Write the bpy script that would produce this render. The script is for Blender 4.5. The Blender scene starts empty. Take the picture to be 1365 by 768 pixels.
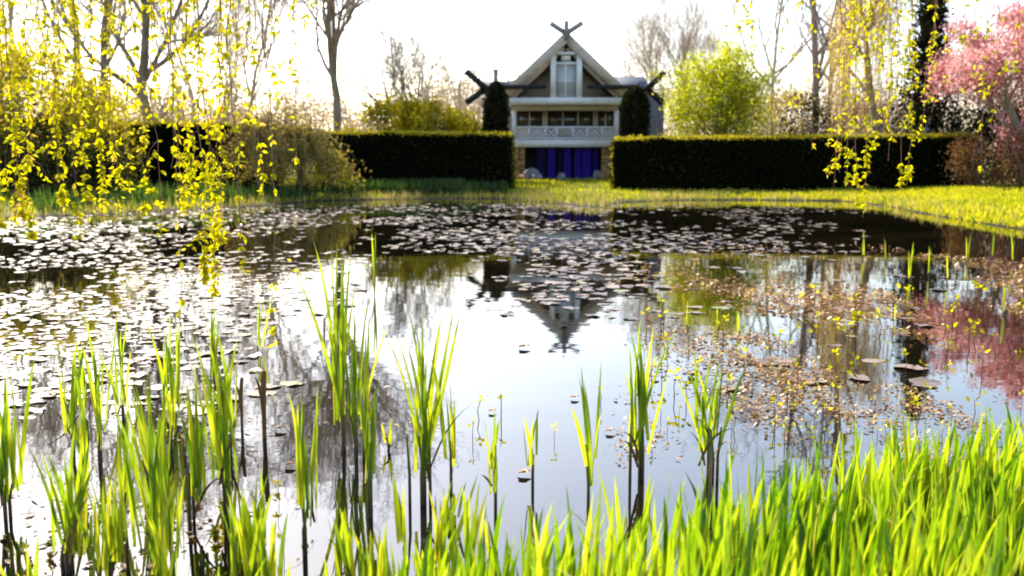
import bpy, math, random
import numpy as np
from mathutils import Vector, noise as mnoise

SC = bpy.context.scene
COL = SC.collection
R = math.radians
rng = np.random.default_rng(7)

# ------------------------------------------------------------------ camera
CAM_Z = 1.7
FPX = 1365 * 35 / 36
TILT = math.atan(169 / FPX)
cam_d = bpy.data.cameras.new('camera')
cam = bpy.data.objects.new('camera', cam_d)
COL.objects.link(cam)
cam.location = (0, 0, CAM_Z)
cam.rotation_euler = (R(90) - TILT, 0, 0)
cam_d.lens = 35
cam_d.sensor_width = 36
cam_d.clip_end = 2000
cam_d.dof.use_dof = True
cam_d.dof.focus_distance = 6.5
cam_d.dof.aperture_fstop = 2.4
SC.camera = cam


def P(px, py, D):
    """world point at depth y = D that the photograph shows at pixel px, py (used to measure the place)"""
    u = (px - 682.5) / FPX
    v = (384 - py) / FPX
    c, s = math.cos(TILT), math.sin(TILT)
    dy = c + v * s
    dz = -s + v * c
    k = D / dy
    return np.array([u * k, D, CAM_Z + dz * k])


def G(px, py, z=0.0):
    """point on the level plane z that the photograph shows at pixel px, py"""
    v = (384 - py) / FPX
    u = (px - 682.5) / FPX
    c, s = math.cos(TILT), math.sin(TILT)
    dy = c + v * s
    dz = -s + v * c
    k = (z - CAM_Z) / dz
    return np.array([u * k, dy * k, z])


# ------------------------------------------------------------------ object helpers
def new_mesh(name, V, faces, mats, midx=None, smooth=False):
    """faces: list of int arrays (n,k)"""
    me = bpy.data.meshes.new(name)
    V = np.asarray(V, dtype=np.float32).reshape(-1, 3)
    faces = [np.asarray(f, dtype=np.int32) for f in faces if len(f)]
    counts = np.concatenate([np.full(len(f), f.shape[1], np.int32) for f in faces])
    loops = np.concatenate([f.ravel() for f in faces]).astype(np.int32)
    me.vertices.add(len(V))
    me.vertices.foreach_set('co', V.ravel())
    me.loops.add(len(loops))
    me.loops.foreach_set('vertex_index', loops)
    me.polygons.add(len(counts))
    starts = np.concatenate([[0], np.cumsum(counts)[:-1]]).astype(np.int32)
    me.polygons.foreach_set('loop_start', starts)
    me.polygons.foreach_set('loop_total', counts)
    for m in (mats if isinstance(mats, (list, tuple)) else [mats]):
        me.materials.append(m)
    if midx is not None:
        me.polygons.foreach_set('material_index', np.asarray(midx, np.int32))
    if smooth:
        me.polygons.foreach_set('use_smooth', np.ones(len(counts), bool))
    me.update(calc_edges=True)
    me.validate()
    return me


class MB:
    """collects pieces of one part, then links them as one mesh object"""
    def __init__(s):
        s.V, s.F, s.M, s.n = [], [], [], 0

    def add(s, V, F, m=0):
        V = np.asarray(V, float).reshape(-1, 3)
        s.V.append(V)
        for f in (F if isinstance(F, list) else [F]):
            f = np.asarray(f, int)
            if len(f):
                s.F.append(f + s.n)
                s.M.append(np.full(len(f), m))
        s.n += len(V)
        return s

    def box(s, x0, x1, y0, y1, z0, z1, m=0):
        V = [(x0, y0, z0), (x1, y0, z0), (x1, y1, z0), (x0, y1, z0), (x0, y0, z1), (x1, y0, z1), (x1, y1, z1), (x0, y1, z1)]
        F = [(0, 3, 2, 1), (4, 5, 6, 7), (0, 1, 5, 4), (1, 2, 6, 5), (2, 3, 7, 6), (3, 0, 4, 7)]
        return s.add(V, np.array(F), m)

    def bar(s, a, b, w, d, m=0):
        """square timber from a to b, w across (in the plane of the front), d deep along y"""
        a, b = np.array(a, float), np.array(b, float)
        t = b - a
        t /= np.linalg.norm(t)
        yv = np.array([0, 1.0, 0])
        if abs(t[1]) > .9:
            yv = np.array([0, 0, 1.0])
        n = np.cross(t, yv)
        n /= np.linalg.norm(n)
        yv = np.cross(n, t)
        V = []
        for e in (a, b):
            for i, j in ((-1, -1), (1, -1), (1, 1), (-1, 1)):
                V.append(e + n * i * w / 2 + yv * j * d / 2)
        F = [(0, 1, 2, 3), (7, 6, 5, 4), (0, 4, 5, 1), (1, 5, 6, 2), (2, 6, 7, 3), (3, 7, 4, 0)]
        return s.add(V, np.array(F), m)

    def tube(s, pts, rad, k=5, m=0):
        V, F = tube_np(pts, rad, k)
        return s.add(V, F, m)

    def prism(s, poly, y0, y1, m=0):
        n = len(poly)
        V = [(x, y0, z) for x, z in poly] + [(x, y1, z) for x, z in poly]
        s.add(V, [np.array([list(range(n))]), np.array([list(range(2 * n - 1, n - 1, -1))]),
                  np.array([(i, i + n, (i + 1) % n + n, (i + 1) % n) for i in range(n)])], m)
        return s

    def build(s, name, mats, parent=None, smooth=False, origin=None):
        V = np.concatenate(s.V)
        loc = np.zeros(3) if origin is None else np.asarray(origin, float)
        me = new_mesh(name, V - loc, s.F, mats, np.concatenate(s.M), smooth)
        o = bpy.data.objects.new(name, me)
        COL.objects.link(o)
        if parent is not None:
            o.parent = parent
            o.location = loc - np.array(parent.location)
        else:
            o.location = loc
        return o


def tag(o, label=None, cat=None, group=None, kind=None):
    if label: o['label'] = label
    if cat: o['category'] = cat
    if group: o['group'] = group
    if kind: o['kind'] = kind
    return o


def thing(name, loc, label, cat, group=None):
    o = bpy.data.objects.new(name, None)
    o.empty_display_size = 0.2
    COL.objects.link(o)
    o.location = loc
    return tag(o, label, cat, group)


def tube_np(pts, rad, k=5):
    pts = np.asarray(pts, float)
    rad = np.broadcast_to(np.asarray(rad, float), (len(pts),))
    t = np.gradient(pts, axis=0)
    t /= np.linalg.norm(t, axis=1)[:, None] + 1e-9
    ref = np.array([0.31, 0.95, 0.05]) if abs(t[0, 2]) > .6 else np.array([0, 0, 1.0])
    n = np.cross(t, ref)
    n /= np.linalg.norm(n, axis=1)[:, None] + 1e-9
    b = np.cross(t, n)
    a = np.arange(k) * 2 * math.pi / k
    V = pts[:, None] + rad[:, None, None] * (np.cos(a)[None, :, None] * n[:, None] + np.sin(a)[None, :, None] * b[:, None])
    m = len(pts)
    i = np.arange(m - 1)[:, None] * k
    j = np.arange(k)[None]
    F = np.stack([i + j, i + (j + 1) % k, i + k + (j + 1) % k, i + k + j], -1).reshape(-1, 4)
    return V.reshape(-1, 3), F


def unit(v):
    return v / (np.linalg.norm(v, axis=-1, keepdims=True) + 1e-9)


def leaves_np(c, d, nrm, L, W, fold=0.25):
    """folded pointed leaves: base point c, direction d, face normal nrm"""
    c, d = np.asarray(c, float), unit(np.asarray(d, float))
    side = unit(np.cross(d, nrm))
    up = np.cross(side, d)
    L = np.broadcast_to(L, (len(c),))[:, None]
    W = np.broadcast_to(W, (len(c),))[:, None]
    rows = [(0, 0), (.38, .5), (.72, .33), (1, 0), (.72, -.33), (.38, -.5)]
    V = np.stack([c + d * L * a + side * W * b + up * (abs(b) * fold * W) for a, b in rows], 1)
    n = len(c)
    i = np.arange(n)[:, None] * 6
    F = np.concatenate([i + np.array([0, 1, 2, 3]), i + np.array([0, 3, 4, 5])])
    return V.reshape(-1, 3), F


def rand_dirs(n, g=rng):
    return unit(g.normal(size=(n, 3)))


def cloud(c, size, g=rng, aspect=.55):
    n = len(c)
    s = size * g.uniform(.6, 1.35, n)
    return leaves_np(c, rand_dirs(n, g), rand_dirs(n, g), s, s * aspect)


def blades_np(b, L, w, lean, az, face, curl, n=6, g=rng, fold=.25, wob=0.0):
    """upright strap leaves: base, length, width, lean (rad), azimuth of lean, azimuth faced, extra bend at the tip"""
    b = np.asarray(b, float)
    B = len(b)
    bc = lambda x: np.broadcast_to(np.asarray(x, float), (B,))
    L, w, lean, az, face, curl = map(bc, (L, w, lean, az, face, curl))
    t = np.linspace(0, 1, n)
    ang = lean[:, None] + curl[:, None] * t[None] ** 2
    ds = L[:, None] / (n - 1)
    hx = np.concatenate([np.zeros((B, 1)), np.cumsum(np.sin(ang[:, :-1]) * ds, 1)], 1)
    hz = np.concatenate([np.zeros((B, 1)), np.cumsum(np.cos(ang[:, :-1]) * ds, 1)], 1)
    C = np.stack([b[:, 0:1] + hx * np.cos(az)[:, None], b[:, 1:2] + hx * np.sin(az)[:, None], b[:, 2:3] + hz], -1)
    ww = w[:, None] * np.interp(t, [0, .25, .6, .85, 1], [.7, 1, .9, .5, .02])[None] / 2
    f = face[:, None] + wob * t[None]
    sd = np.stack([np.cos(f), np.sin(f), np.zeros_like(f)], -1) * ww[..., None]
    nr = np.stack([-np.sin(f), np.cos(f), np.zeros_like(f)], -1) * (ww * fold)[..., None]
    V = np.stack([C - sd, C + nr, C + sd], 2)
    i = (np.arange(B) * n * 3)[:, None] + (np.arange(n - 1) * 3)[None]
    i = i.reshape(-1, 1)
    F = np.concatenate([i + np.array([0, 1, 4, 3]), i + np.array([1, 2, 5, 4])])
    return V.reshape(-1, 3), F


# ------------------------------------------------------------------ materials
def mat(name):
    m = bpy.data.materials.new(name)
    m.use_nodes = True
    nt = m.node_tree
    nt.nodes.clear()
    out = nt.nodes.new('ShaderNodeOutputMaterial')
    return m, nt, out


def ramp(nt, cols):
    r = nt.nodes.new('ShaderNodeValToRGB')
    e = r.color_ramp.elements
    while len(e) < len(cols):
        e.new(.5)
    for k, (p, c) in enumerate(cols):
        e[k].position = p
        e[k].color = (*c, 1)
    return r


def leafmat(name, cols, trans=.5, gloss=.06, rough=.4, tmul=(1.15, 1.1, .7), clump=.5, streak=0):
    m, nt, out = mat(name)
    L = nt.links.new
    geo = nt.nodes.new('ShaderNodeNewGeometry')
    tc = nt.nodes.new('ShaderNodeTexCoord')
    nz = nt.nodes.new('ShaderNodeTexNoise')
    nz.inputs['Scale'].default_value = clump
    L(tc.outputs['Object'], nz.inputs['Vector'])
    mx = nt.nodes.new('ShaderNodeMath'); mx.operation = 'MULTIPLY_ADD'
    L(nz.outputs['Fac'], mx.inputs[0]); mx.inputs[1].default_value = .9
    ad = nt.nodes.new('ShaderNodeMath'); ad.operation = 'MULTIPLY_ADD'
    L(geo.outputs['Random Per Island'], ad.inputs[0]); ad.inputs[1].default_value = .8; ad.inputs[2].default_value = -.35
    L(ad.outputs[0], mx.inputs[2])
    r = ramp(nt, cols)
    if streak:
        mp = nt.nodes.new('ShaderNodeMapping'); mp.inputs['Scale'].default_value = (1, 1, .03)
        L(tc.outputs['Object'], mp.inputs[0])
        n2 = nt.nodes.new('ShaderNodeTexNoise'); n2.inputs['Scale'].default_value = streak; n2.inputs['Detail'].default_value = 3
        L(mp.outputs[0], n2.inputs['Vector'])
        a2 = nt.nodes.new('ShaderNodeMath'); a2.operation = 'MULTIPLY_ADD'
        L(n2.outputs['Fac'], a2.inputs[0]); a2.inputs[1].default_value = .9; a2.inputs[2].default_value = -.45
        a3 = nt.nodes.new('ShaderNodeMath'); a3.operation = 'ADD'
        L(mx.outputs[0], a3.inputs[0]); L(a2.outputs[0], a3.inputs[1])
        mx = a3
    L(mx.outputs[0], r.inputs[0])
    df = nt.nodes.new('ShaderNodeBsdfDiffuse')
    tr = nt.nodes.new('ShaderNodeBsdfTranslucent')
    L(r.outputs[0], df.inputs['Color'])
    mul = nt.nodes.new('ShaderNodeMixRGB'); mul.blend_type = 'MULTIPLY'; mul.inputs[0].default_value = 1
    L(r.outputs[0], mul.inputs[1]); mul.inputs[2].default_value = (*tmul, 1)
    L(mul.outputs[0], tr.inputs['Color'])
    ms = nt.nodes.new('ShaderNodeMixShader'); ms.inputs[0].default_value = trans
    L(df.outputs[0], ms.inputs[1]); L(tr.outputs[0], ms.inputs[2])
    gl = nt.nodes.new('ShaderNodeBsdfGlossy'); gl.inputs['Roughness'].default_value = rough
    m2 = nt.nodes.new('ShaderNodeMixShader'); m2.inputs[0].default_value = gloss
    L(ms.outputs[0], m2.inputs[1]); L(gl.outputs[0], m2.inputs[2])
    L(m2.outputs[0], out.inputs['Surface'])
    return m


def solid(name, c1, c2, scale=6, rough=.8, stretch=(1, 1, 1), bump=0, spec=.3, metal=0, detail=4):
    m, nt, out = mat(name)
    L = nt.links.new
    tc = nt.nodes.new('ShaderNodeTexCoord')
    mp = nt.nodes.new('ShaderNodeMapping')
    mp.inputs['Scale'].default_value = stretch
    L(tc.outputs['Object'], mp.inputs[0])
    nz = nt.nodes.new('ShaderNodeTexNoise')
    nz.inputs['Scale'].default_value = scale
    nz.inputs['Detail'].default_value = detail
    L(mp.outputs[0], nz.inputs['Vector'])
    r = ramp(nt, [(.3, c1), (.7, c2)])
    L(nz.outputs['Fac'], r.inputs[0])
    b = nt.nodes.new('ShaderNodeBsdfPrincipled')
    L(r.outputs[0], b.inputs['Base Color'])
    b.inputs['Roughness'].default_value = rough
    b.inputs['Specular IOR Level'].default_value = spec
    b.inputs['Metallic'].default_value = metal
    if bump:
        bp = nt.nodes.new('ShaderNodeBump')
        bp.inputs['Strength'].default_value = bump
        bp.inputs['Distance'].default_value = .03
        L(nz.outputs['Fac'], bp.inputs['Height'])
        L(bp.outputs[0], b.inputs['Normal'])
    L(b.outputs[0], out.inputs['Surface'])
    return m


M = {}
M['reed'] = leafmat('reed leaf', [(.1, (.07, .14, .006)), (.4, (.2, .3, .012)), (.7, (.38, .44, .015)), (1, (.55, .5, .03))], .6, .04, .35, (1.1, 1.1, .5), 3, 120)
def sheathmat():
    m, nt, out = mat('reed sheath')
    L = nt.links.new
    tc = nt.nodes.new('ShaderNodeTexCoord')
    sx = nt.nodes.new('ShaderNodeSeparateXYZ')
    L(tc.outputs['Object'], sx.inputs[0])
    nz = nt.nodes.new('ShaderNodeTexNoise'); nz.inputs['Scale'].default_value = 25
    L(tc.outputs['Object'], nz.inputs['Vector'])
    a = nt.nodes.new('ShaderNodeMath'); a.operation = 'MULTIPLY_ADD'
    L(nz.outputs['Fac'], a.inputs[0]); a.inputs[1].default_value = .2; L(sx.outputs['Z'], a.inputs[2])
    r = ramp(nt, [(.06, (.02, .014, .008)), (.17, (.1, .06, .025)), (.26, (.11, .12, .02)), (.42, (.12, .2, .015))])
    L(a.outputs[0], r.inputs[0])
    b = nt.nodes.new('ShaderNodeBsdfPrincipled')
    L(r.outputs[0], b.inputs['Base Color'])
    b.inputs['Roughness'].default_value = .5
    L(b.outputs[0], out.inputs['Surface'])
    return m


M['reed_base'] = sheathmat()
M['iris'] = leafmat('iris leaf', [(.1, (.03, .08, .004)), (.3, (.1, .21, .005)), (.6, (.25, .36, .008)), (1, (.44, .46, .03))], .6, .04, .35, (1.1, 1.1, .45), 1.6, 120)
M['grass_lit'] = leafmat('lawn grass', [(.1, (.13, .2, .008)), (.4, (.34, .36, .008)), (.8, (.52, .48, .012)), (1, (.6, .52, .05))], .55, .03, .5, (1.1, 1.05, .5), .25)
M['grass_dry'] = leafmat('bank sedge', [(.1, (.1, .15, .015)), (.4, (.26, .29, .03)), (.7, (.45, .36, .12)), (1, (.55, .44, .25))], .45, .03, .5, (1.1, 1, .6), .3)
M['grass_dark'] = leafmat('bulb leaves', [(.1, (.015, .035, .008)), (.5, (.04, .09, .015)), (1, (.14, .2, .02))], .5, .03, .5, (1.1, 1.1, .5), .5)
M['weep'] = leafmat('young weeping leaves', [(.1, (.22, .24, .003)), (.35, (.45, .45, .003)), (.8, (.62, .55, .004)), (1, (.6, .34, .15))], .62, .008, .4, (1.1, 1.05, .4), 2)
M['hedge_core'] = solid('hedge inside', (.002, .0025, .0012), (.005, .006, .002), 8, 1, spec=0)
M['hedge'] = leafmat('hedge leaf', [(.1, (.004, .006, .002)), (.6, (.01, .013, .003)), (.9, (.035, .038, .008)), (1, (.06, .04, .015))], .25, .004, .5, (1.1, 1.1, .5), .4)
M['hedge_lit'] = leafmat('hedge sunlit leaf', [(.1, (.16, .16, .008)), (.5, (.36, .33, .012)), (1, (.52, .44, .02))], .5, .02, .5, (1.1, 1, .5), .5)  # yellow leaf colour that paints the sunlit rim on hedge tops and ends
M['yellow_bush'] = leafmat('yellow green shrub leaf', [(.1, (.18, .17, .012)), (.5, (.5, .45, .018)), (1, (.72, .62, .08))], .55, .02, .5, (1.15, 1.05, .5), .35)
M['gold_bush'] = leafmat('golden shrub leaf', [(.1, (.1, .1, .004)), (.5, (.36, .32, .005)), (1, (.62, .52, .012))], .55, .02, .5, (1.15, 1.05, .5), .6)
M['lime'] = leafmat('lime young leaf', [(.1, (.13, .18, .005)), (.5, (.38, .43, .006)), (1, (.62, .6, .02))], .6, .02, .5, (1.15, 1.1, .5), .5)
M['tan_bush'] = leafmat('tan shrub leaf', [(.1, (.12, .09, .02)), (.5, (.36, .28, .05)), (1, (.55, .45, .1))], .5, .02, .6, (1.1, 1, .7), .5)
M['brown_bush'] = leafmat('brown beech leaf', [(.1, (.04, .022, .01)), (.5, (.16, .085, .03)), (1, (.32, .19, .07))], .4, .02, .6, (1.2, 1, .7), .6)
M['dark_bush'] = leafmat('dark evergreen leaf', [(.1, (.006, .007, .003)), (.6, (.016, .018, .005)), (1, (.05, .05, .01))], .3, .01, .5, (1.1, 1.1, .5), .6)
M['pink'] = leafmat('pink blossom', [(.1, (.5, .2, .19)), (.5, (.69, .34, .33)), (1, (.84, .6, .55))], .5, .01, .6, (1.1, .95, .95), .5)
M['far'] = leafmat('far wood twigs', [(.1, (.2, .15, .12)), (.5, (.34, .26, .2)), (1, (.45, .38, .22))], .3, .0, .6, (1.1, 1, .9), .08)
M['willow'] = leafmat('willow twigs', [(.1, (.55, .42, .3)), (.5, (.72, .6, .38)), (1, (.8, .72, .2))], .5, .01, .5, (1.1, 1, .7), .5)
M['bark'] = solid('grey bark', (.14, .11, .09), (.32, .26, .21), 3, .95, (1, 1, .25), .4, .1)
M['bark_pale'] = solid('pale bark', (.34, .27, .22), (.52, .43, .36), 3, .95, (1, 1, .25), .3, .1)
M['bark_red'] = solid('reddish twig bark', (.16, .07, .05), (.34, .18, .13), 8, .8)
M['twig_tan'] = solid('tan twig bark', (.16, .11, .05), (.36, .27, .12), 8, .8)
M['blue_dim'] = solid('darker blue cloth', (.004, .003, .02), (.03, .015, .16), 5, .8, (3, 3, .3))  # darker version of the blue cloth
M['dead'] = solid('dead brown stalk', (.08, .035, .012), (.3, .15, .05), 9, .8, (1, 1, .3))
M['dead_leaf'] = solid('fallen leaf', (.16, .06, .02), (.42, .2, .08), 20, .6)
M['white_wood'] = solid('pale painted timber', (.66, .64, .6), (.8, .78, .73), 3, .6, (1, 1, .4))
M['tan_wood'] = solid('weathered timber boards', (.42, .34, .26), (.6, .5, .39), 2.2, .75, (1, 1, 5))
M['soffit'] = solid('brown soffit boards', (.06, .045, .03), (.11, .085, .055), 3, .8, (6, 1, 1))
M['black_wood'] = solid('black stained beam', (.008, .007, .009), (.022, .02, .024), 4, .5)
M['wall_tan'] = solid('tan gable boards', (.46, .38, .27), (.6, .5, .38), 2, .85, (8, 1, .5))
M['wall_grey'] = solid('grey wing boards', (.1, .1, .12), (.17, .16, .18), 2, .8, (6, 1, .5))
M['roof'] = solid('grey roof sheets', (.05, .06, .085), (.1, .115, .15), 4, .75, (1, 1, 1), 0, .1)
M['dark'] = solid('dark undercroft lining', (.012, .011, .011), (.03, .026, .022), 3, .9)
M['stone'] = solid('orange brown stone', (.16, .08, .025), (.5, .3, .12), 2.6, .9, bump=.8)
M['rock_grey'] = solid('grey rock', (.1, .1, .11), (.32, .31, .32), 3, .9, bump=.8)
M['blue'] = solid('deep blue cloth', (.008, .004, .07), (.05, .02, .5), 5, .7, (3, 3, .3))
M['lattice'] = solid('lattice paint', (.6, .6, .66), (.74, .74, .78), 6, .6)
M['metal_white'] = solid('white post paint', (.7, .71, .74), (.8, .8, .82), 5, .5)


def glassmat():
    m, nt, out = mat('window glass')
    b = nt.nodes.new('ShaderNodeBsdfPrincipled')
    b.inputs['Base Color'].default_value = (.035, .03, .02, 1)
    b.inputs['Roughness'].default_value = .06
    b.inputs['Specular IOR Level'].default_value = .8
    nt.links.new(b.outputs[0], out.inputs['Surface'])
    return m


M['glass'] = glassmat()
M['finial'] = solid('grey weathered finial', (.2, .19, .19), (.32, .3, .3), 4, .8)


def padmat():
    m, nt, out = mat('waxy lily pad')
    L = nt.links.new
    geo = nt.nodes.new('ShaderNodeNewGeometry')
    oi = nt.nodes.new('ShaderNodeObjectInfo')
    a = nt.nodes.new('ShaderNodeMath'); a.operation = 'ADD'
    L(geo.outputs['Random Per Island'], a.inputs[0]); L(oi.outputs['Random'], a.inputs[1])
    fr = nt.nodes.new('ShaderNodeMath'); fr.operation = 'FRACT'
    L(a.outputs[0], fr.inputs[0])
    r = ramp(nt, [(0, (.04, .022, .012)), (.3, (.1, .06, .04)), (.65, (.17, .12, .09)), (.85, (.2, .13, .06)), (1, (.12, .14, .03))])
    L(fr.outputs[0], r.inputs[0])
    b = nt.nodes.new('ShaderNodeBsdfPrincipled')
    L(r.outputs[0], b.inputs['Base Color'])
    b.inputs['Roughness'].default_value = .36
    b.inputs['IOR'].default_value = 1.45
    L(b.outputs[0], out.inputs['Surface'])
    return m


M['pad'] = padmat()


def watermat():
    m, nt, out = mat('pond water')
    L = nt.links.new
    tc = nt.nodes.new('ShaderNodeTexCoord')
    mp = nt.nodes.new('ShaderNodeMapping')
    mp.inputs['Scale'].default_value = (1, 1.6, 1)
    L(tc.outputs['Object'], mp.inputs[0])
    n1 = nt.nodes.new('ShaderNodeTexNoise'); n1.inputs['Scale'].default_value = 1.6; n1.inputs['Detail'].default_value = 3
    n2 = nt.nodes.new('ShaderNodeTexNoise'); n2.inputs['Scale'].default_value = .35; n2.inputs['Detail'].default_value = 2
    L(mp.outputs[0], n1.inputs['Vector']); L(mp.outputs[0], n2.inputs['Vector'])
    ad = nt.nodes.new('ShaderNodeMath'); ad.operation = 'MULTIPLY_ADD'
    L(n2.outputs['Fac'], ad.inputs[0]); ad.inputs[1].default_value = 2.0; L(n1.outputs['Fac'], ad.inputs[2])
    bp = nt.nodes.new('ShaderNodeBump'); bp.inputs['Strength'].default_value = .03; bp.inputs['Distance'].default_value = .04
    L(ad.outputs[0], bp.inputs['Height'])
    b = nt.nodes.new('ShaderNodeBsdfPrincipled')
    r = ramp(nt, [(.35, (.003, .0025, .0015)), (.65, (.009, .007, .003))])
    L(n2.outputs['Fac'], r.inputs[0])
    L(r.outputs[0], b.inputs['Base Color'])
    b.inputs['Roughness'].default_value = .015
    b.inputs['IOR'].default_value = 1.85
    b.inputs['Specular IOR Level'].default_value = .6
    L(bp.outputs[0], b.inputs['Normal'])
    L(b.outputs[0], out.inputs['Surface'])
    return m


M['water'] = watermat()


def groundmat():
    m, nt, out = mat('bank turf and mud')
    L = nt.links.new
    tc = nt.nodes.new('ShaderNodeTexCoord')
    n1 = nt.nodes.new('ShaderNodeTexNoise'); n1.inputs['Scale'].default_value = .35; n1.inputs['Detail'].default_value = 8
    L(tc.outputs['Object'], n1.inputs['Vector'])
    r = ramp(nt, [(.3, (.07, .07, .012)), (.5, (.15, .15, .02)), (.7, (.24, .2, .06))])
    L(n1.outputs['Fac'], r.inputs[0])
    geo = nt.nodes.new('ShaderNodeNewGeometry')
    sx = nt.nodes.new('ShaderNodeSeparateXYZ')
    L(geo.outputs['Position'], sx.inputs[0])
    mr = nt.nodes.new('ShaderNodeMapRange')
    mr.inputs[1].default_value = .02; mr.inputs[2].default_value = .16
    L(sx.outputs['Z'], mr.inputs[0])
    mx = nt.nodes.new('ShaderNodeMixRGB')
    L(mr.outputs[0], mx.inputs[0])
    mx.inputs[1].default_value = (.022, .016, .009, 1)
    L(r.outputs[0], mx.inputs[2])
    b = nt.nodes.new('ShaderNodeBsdfPrincipled')
    b.inputs['Roughness'].default_value = .95
    b.inputs['Specular IOR Level'].default_value = .1
    L(mx.outputs[0], b.inputs['Base Color'])
    L(b.outputs[0], out.inputs['Surface'])
    return m


M['ground'] = groundmat()

# ------------------------------------------------------------------ terrain and water
far_px = [(-120, 300), (0, 292), (90, 288), (180, 283), (330, 276), (430, 268), (560, 265), (680, 265), (735, 271), (790, 276), (835, 270), (900, 267),
          (1010, 267), (1120, 268), (1180, 274), (1250, 288), (1310, 298), (1365, 306), (1440, 316)]
shore = [tuple(G(a, b)[:2]) for a, b in far_px]
shore += [(12.6, 20.5), (10.2, 15.5), (8.2, 11.2), (6.6, 8.6), (4.6, 6.2), (2.7, 4.9), (1.25, 4.0), (.2, 3.55), (-.8, 3.2), (-2.5, 2.7), (-4.5, 2.9),
          (-6.2, 4.2), (-6.9, 6.5), (-8.2, 9.5), (-11, 14), (-14, 20), (-17, 25)]
shore = np.array(shore)


def sdist(X, Y):
    """distance to the waterline, positive on land"""
    p = np.stack([X, Y], -1)
    best = np.full(X.shape, 1e9)
    inside = np.zeros(X.shape, bool)
    for k in range(len(shore)):
        a, b = shore[k], shore[(k + 1) % len(shore)]
        ab = b - a
        t = np.clip(((p - a) @ ab) / (ab @ ab), 0, 1)
        d = np.hypot(*(np.moveaxis(p - a - t[..., None] * ab, -1, 0)))
        best = np.minimum(best, d)
        c = ((a[1] > Y) != (b[1] > Y)) & (X < (b[0] - a[0]) * (Y - a[1]) / (b[1] - a[1] + 1e-12) + a[0])
        inside ^= c
    return np.where(inside, -best, best)


def wav(X, Y):
    return .5 * np.sin(X * .9 + 1.3 * np.sin(Y * .37)) * np.sin(Y * .8 + .6) + .5 * np.sin(X * .31 - Y * .23)


def gz(X, Y):
    X, Y = np.asarray(X, float), np.asarray(Y, float)
    d = sdist(X, Y) + .15 * wav(X * 3, Y * 3)
    land = .04 + .62 * (1 - np.exp(-np.maximum(d, 0) / 7)) + .06 * wav(X, Y) * np.clip(d / 3, 0, 1)
    land = land + np.clip((Y - 55) * .006, 0, 3)
    wet = np.maximum(d * .35, -.8)
    near = (Y < 8) & (d > 0)
    land = np.where(near, np.minimum(land, .05 + .035 * np.maximum(d, 0)), land)
    return np.where(d > 0, land, wet + .04)


def axis(lo, hi, flo, fhi, step, grow=1.14):
    a = list(np.arange(flo, fhi + 1e-6, step))
    s, x = step, fhi
    while x < hi:
        s *= grow; x += s; a.append(x)
    s, x = step, flo
    while x > lo:
        s *= grow; x -= s; a.insert(0, x)
    return np.array(a)


xs = axis(-600, 600, -24, 26, .3)
ys = axis(-120, 900, 1.5, 56, .3)
XX, YY = np.meshgrid(xs, ys)
ZZ = gz(XX, YY)
nx, ny = len(xs), len(ys)
ii = (np.arange(ny - 1)[:, None] * nx + np.arange(nx - 1)[None]).reshape(-1, 1)
gF = ii + np.array([0, 1, nx + 1, nx])
mb = MB()
mb.add(np.stack([XX, YY, ZZ], -1), gF)
tag(mb.build('ground', M['ground'], smooth=True), 'grassy ground around the pond with muddy edges', 'ground', kind='structure')
mb = MB()
mb.add([(-22, 1, 0), (24, 1, 0), (24, 46, 0), (-22, 46, 0)], np.array([(0, 1, 2, 3)]))
tag(mb.build('pond_water', M['water']), 'still pond water mirroring the pale sky', 'water', kind='structure')


def gpt(px, D):
    x = P(px, 215, D)[0]
    return np.array([x, D, float(gz(np.array([x]), np.array([D]))[0])])


# ------------------------------------------------------------------ grasses (stuff)
def scatter_land(n, x0, x1, y0, y1, dmin, dmax, g=rng):
    x = g.uniform(x0, x1, n); y = g.uniform(y0, y1, n)
    d = sdist(x, y)
    k = (d > dmin) & (d < dmax)
    x, y = x[k], y[k]
    return np.stack([x, y, gz(x, y) - .01], -1)


def grass(name, label, b, L, w, m, lean=.35, n=3, cat='grass'):
    B = len(b)
    mb = MB()
    V, F = blades_np(b, L * rng.uniform(.5, 1.2, B), w * rng.uniform(.7, 1.3, B), np.abs(rng.normal(0, lean, B)), rng.uniform(0, 6.28, B),
                     rng.uniform(-.9, .9, B), rng.uniform(0, .7, B), n)
    mb.add(V, F)
    return tag(mb.build(name, m), label, cat, kind='stuff')


b = scatter_land(90000, 10.5, 28, 19, 46, -.05, 14)
q_ = np.array([mnoise.noise(Vector((u * .5, v * .35, 5))) + .6 * mnoise.noise(Vector((u * 1.8, v * 1.5, 8))) for u, v in b[:, :2]])
b = b[q_ + rng.normal(0, .2, len(b)) > -.22]
grass('lawn_grass', 'sunlit yellow green lawn on the right bank', b, .2, .04, M['grass_lit'])
b = scatter_land(40000, -20, 17, 33, 60, .3, 20)
b = b[(np.sin(b[:, 0] * 1.3) + np.sin(b[:, 1] * 2.1 + b[:, 0]) + rng.normal(0, .7, len(b))) > -.5]
b = np.concatenate([b, scatter_land(26000, 3.2, 15, 1, 20, -.05, 6), scatter_land(9000, -14, -5.5, 2, 22, -.05, 4)])
grass('bank_grass', 'sunlit grass along the pond banks and below the hedges', b, .18, .05, M['grass_lit'])
b = scatter_land(60000, -16, 20, 17, 48, -.35, 1.6)
b = b[(b[:, 0] < 11.3) | (rng.uniform(0, 1, len(b)) < .35)]
b = b[(np.sin(b[:, 0] * 2.3) + np.sin(b[:, 0] * .9 + 1) + rng.normal(0, .8, len(b))) > -.3]
grass('bank_sedge', 'straw coloured sedge along the far waterline', b, .32, .03, M['grass_dry'], .22)
b = np.concatenate([scatter_land(9000, -9, -.2, 40, 48, 1.2, 9), scatter_land(9000, -18, -7, 28, 45, .6, 6)])
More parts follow.
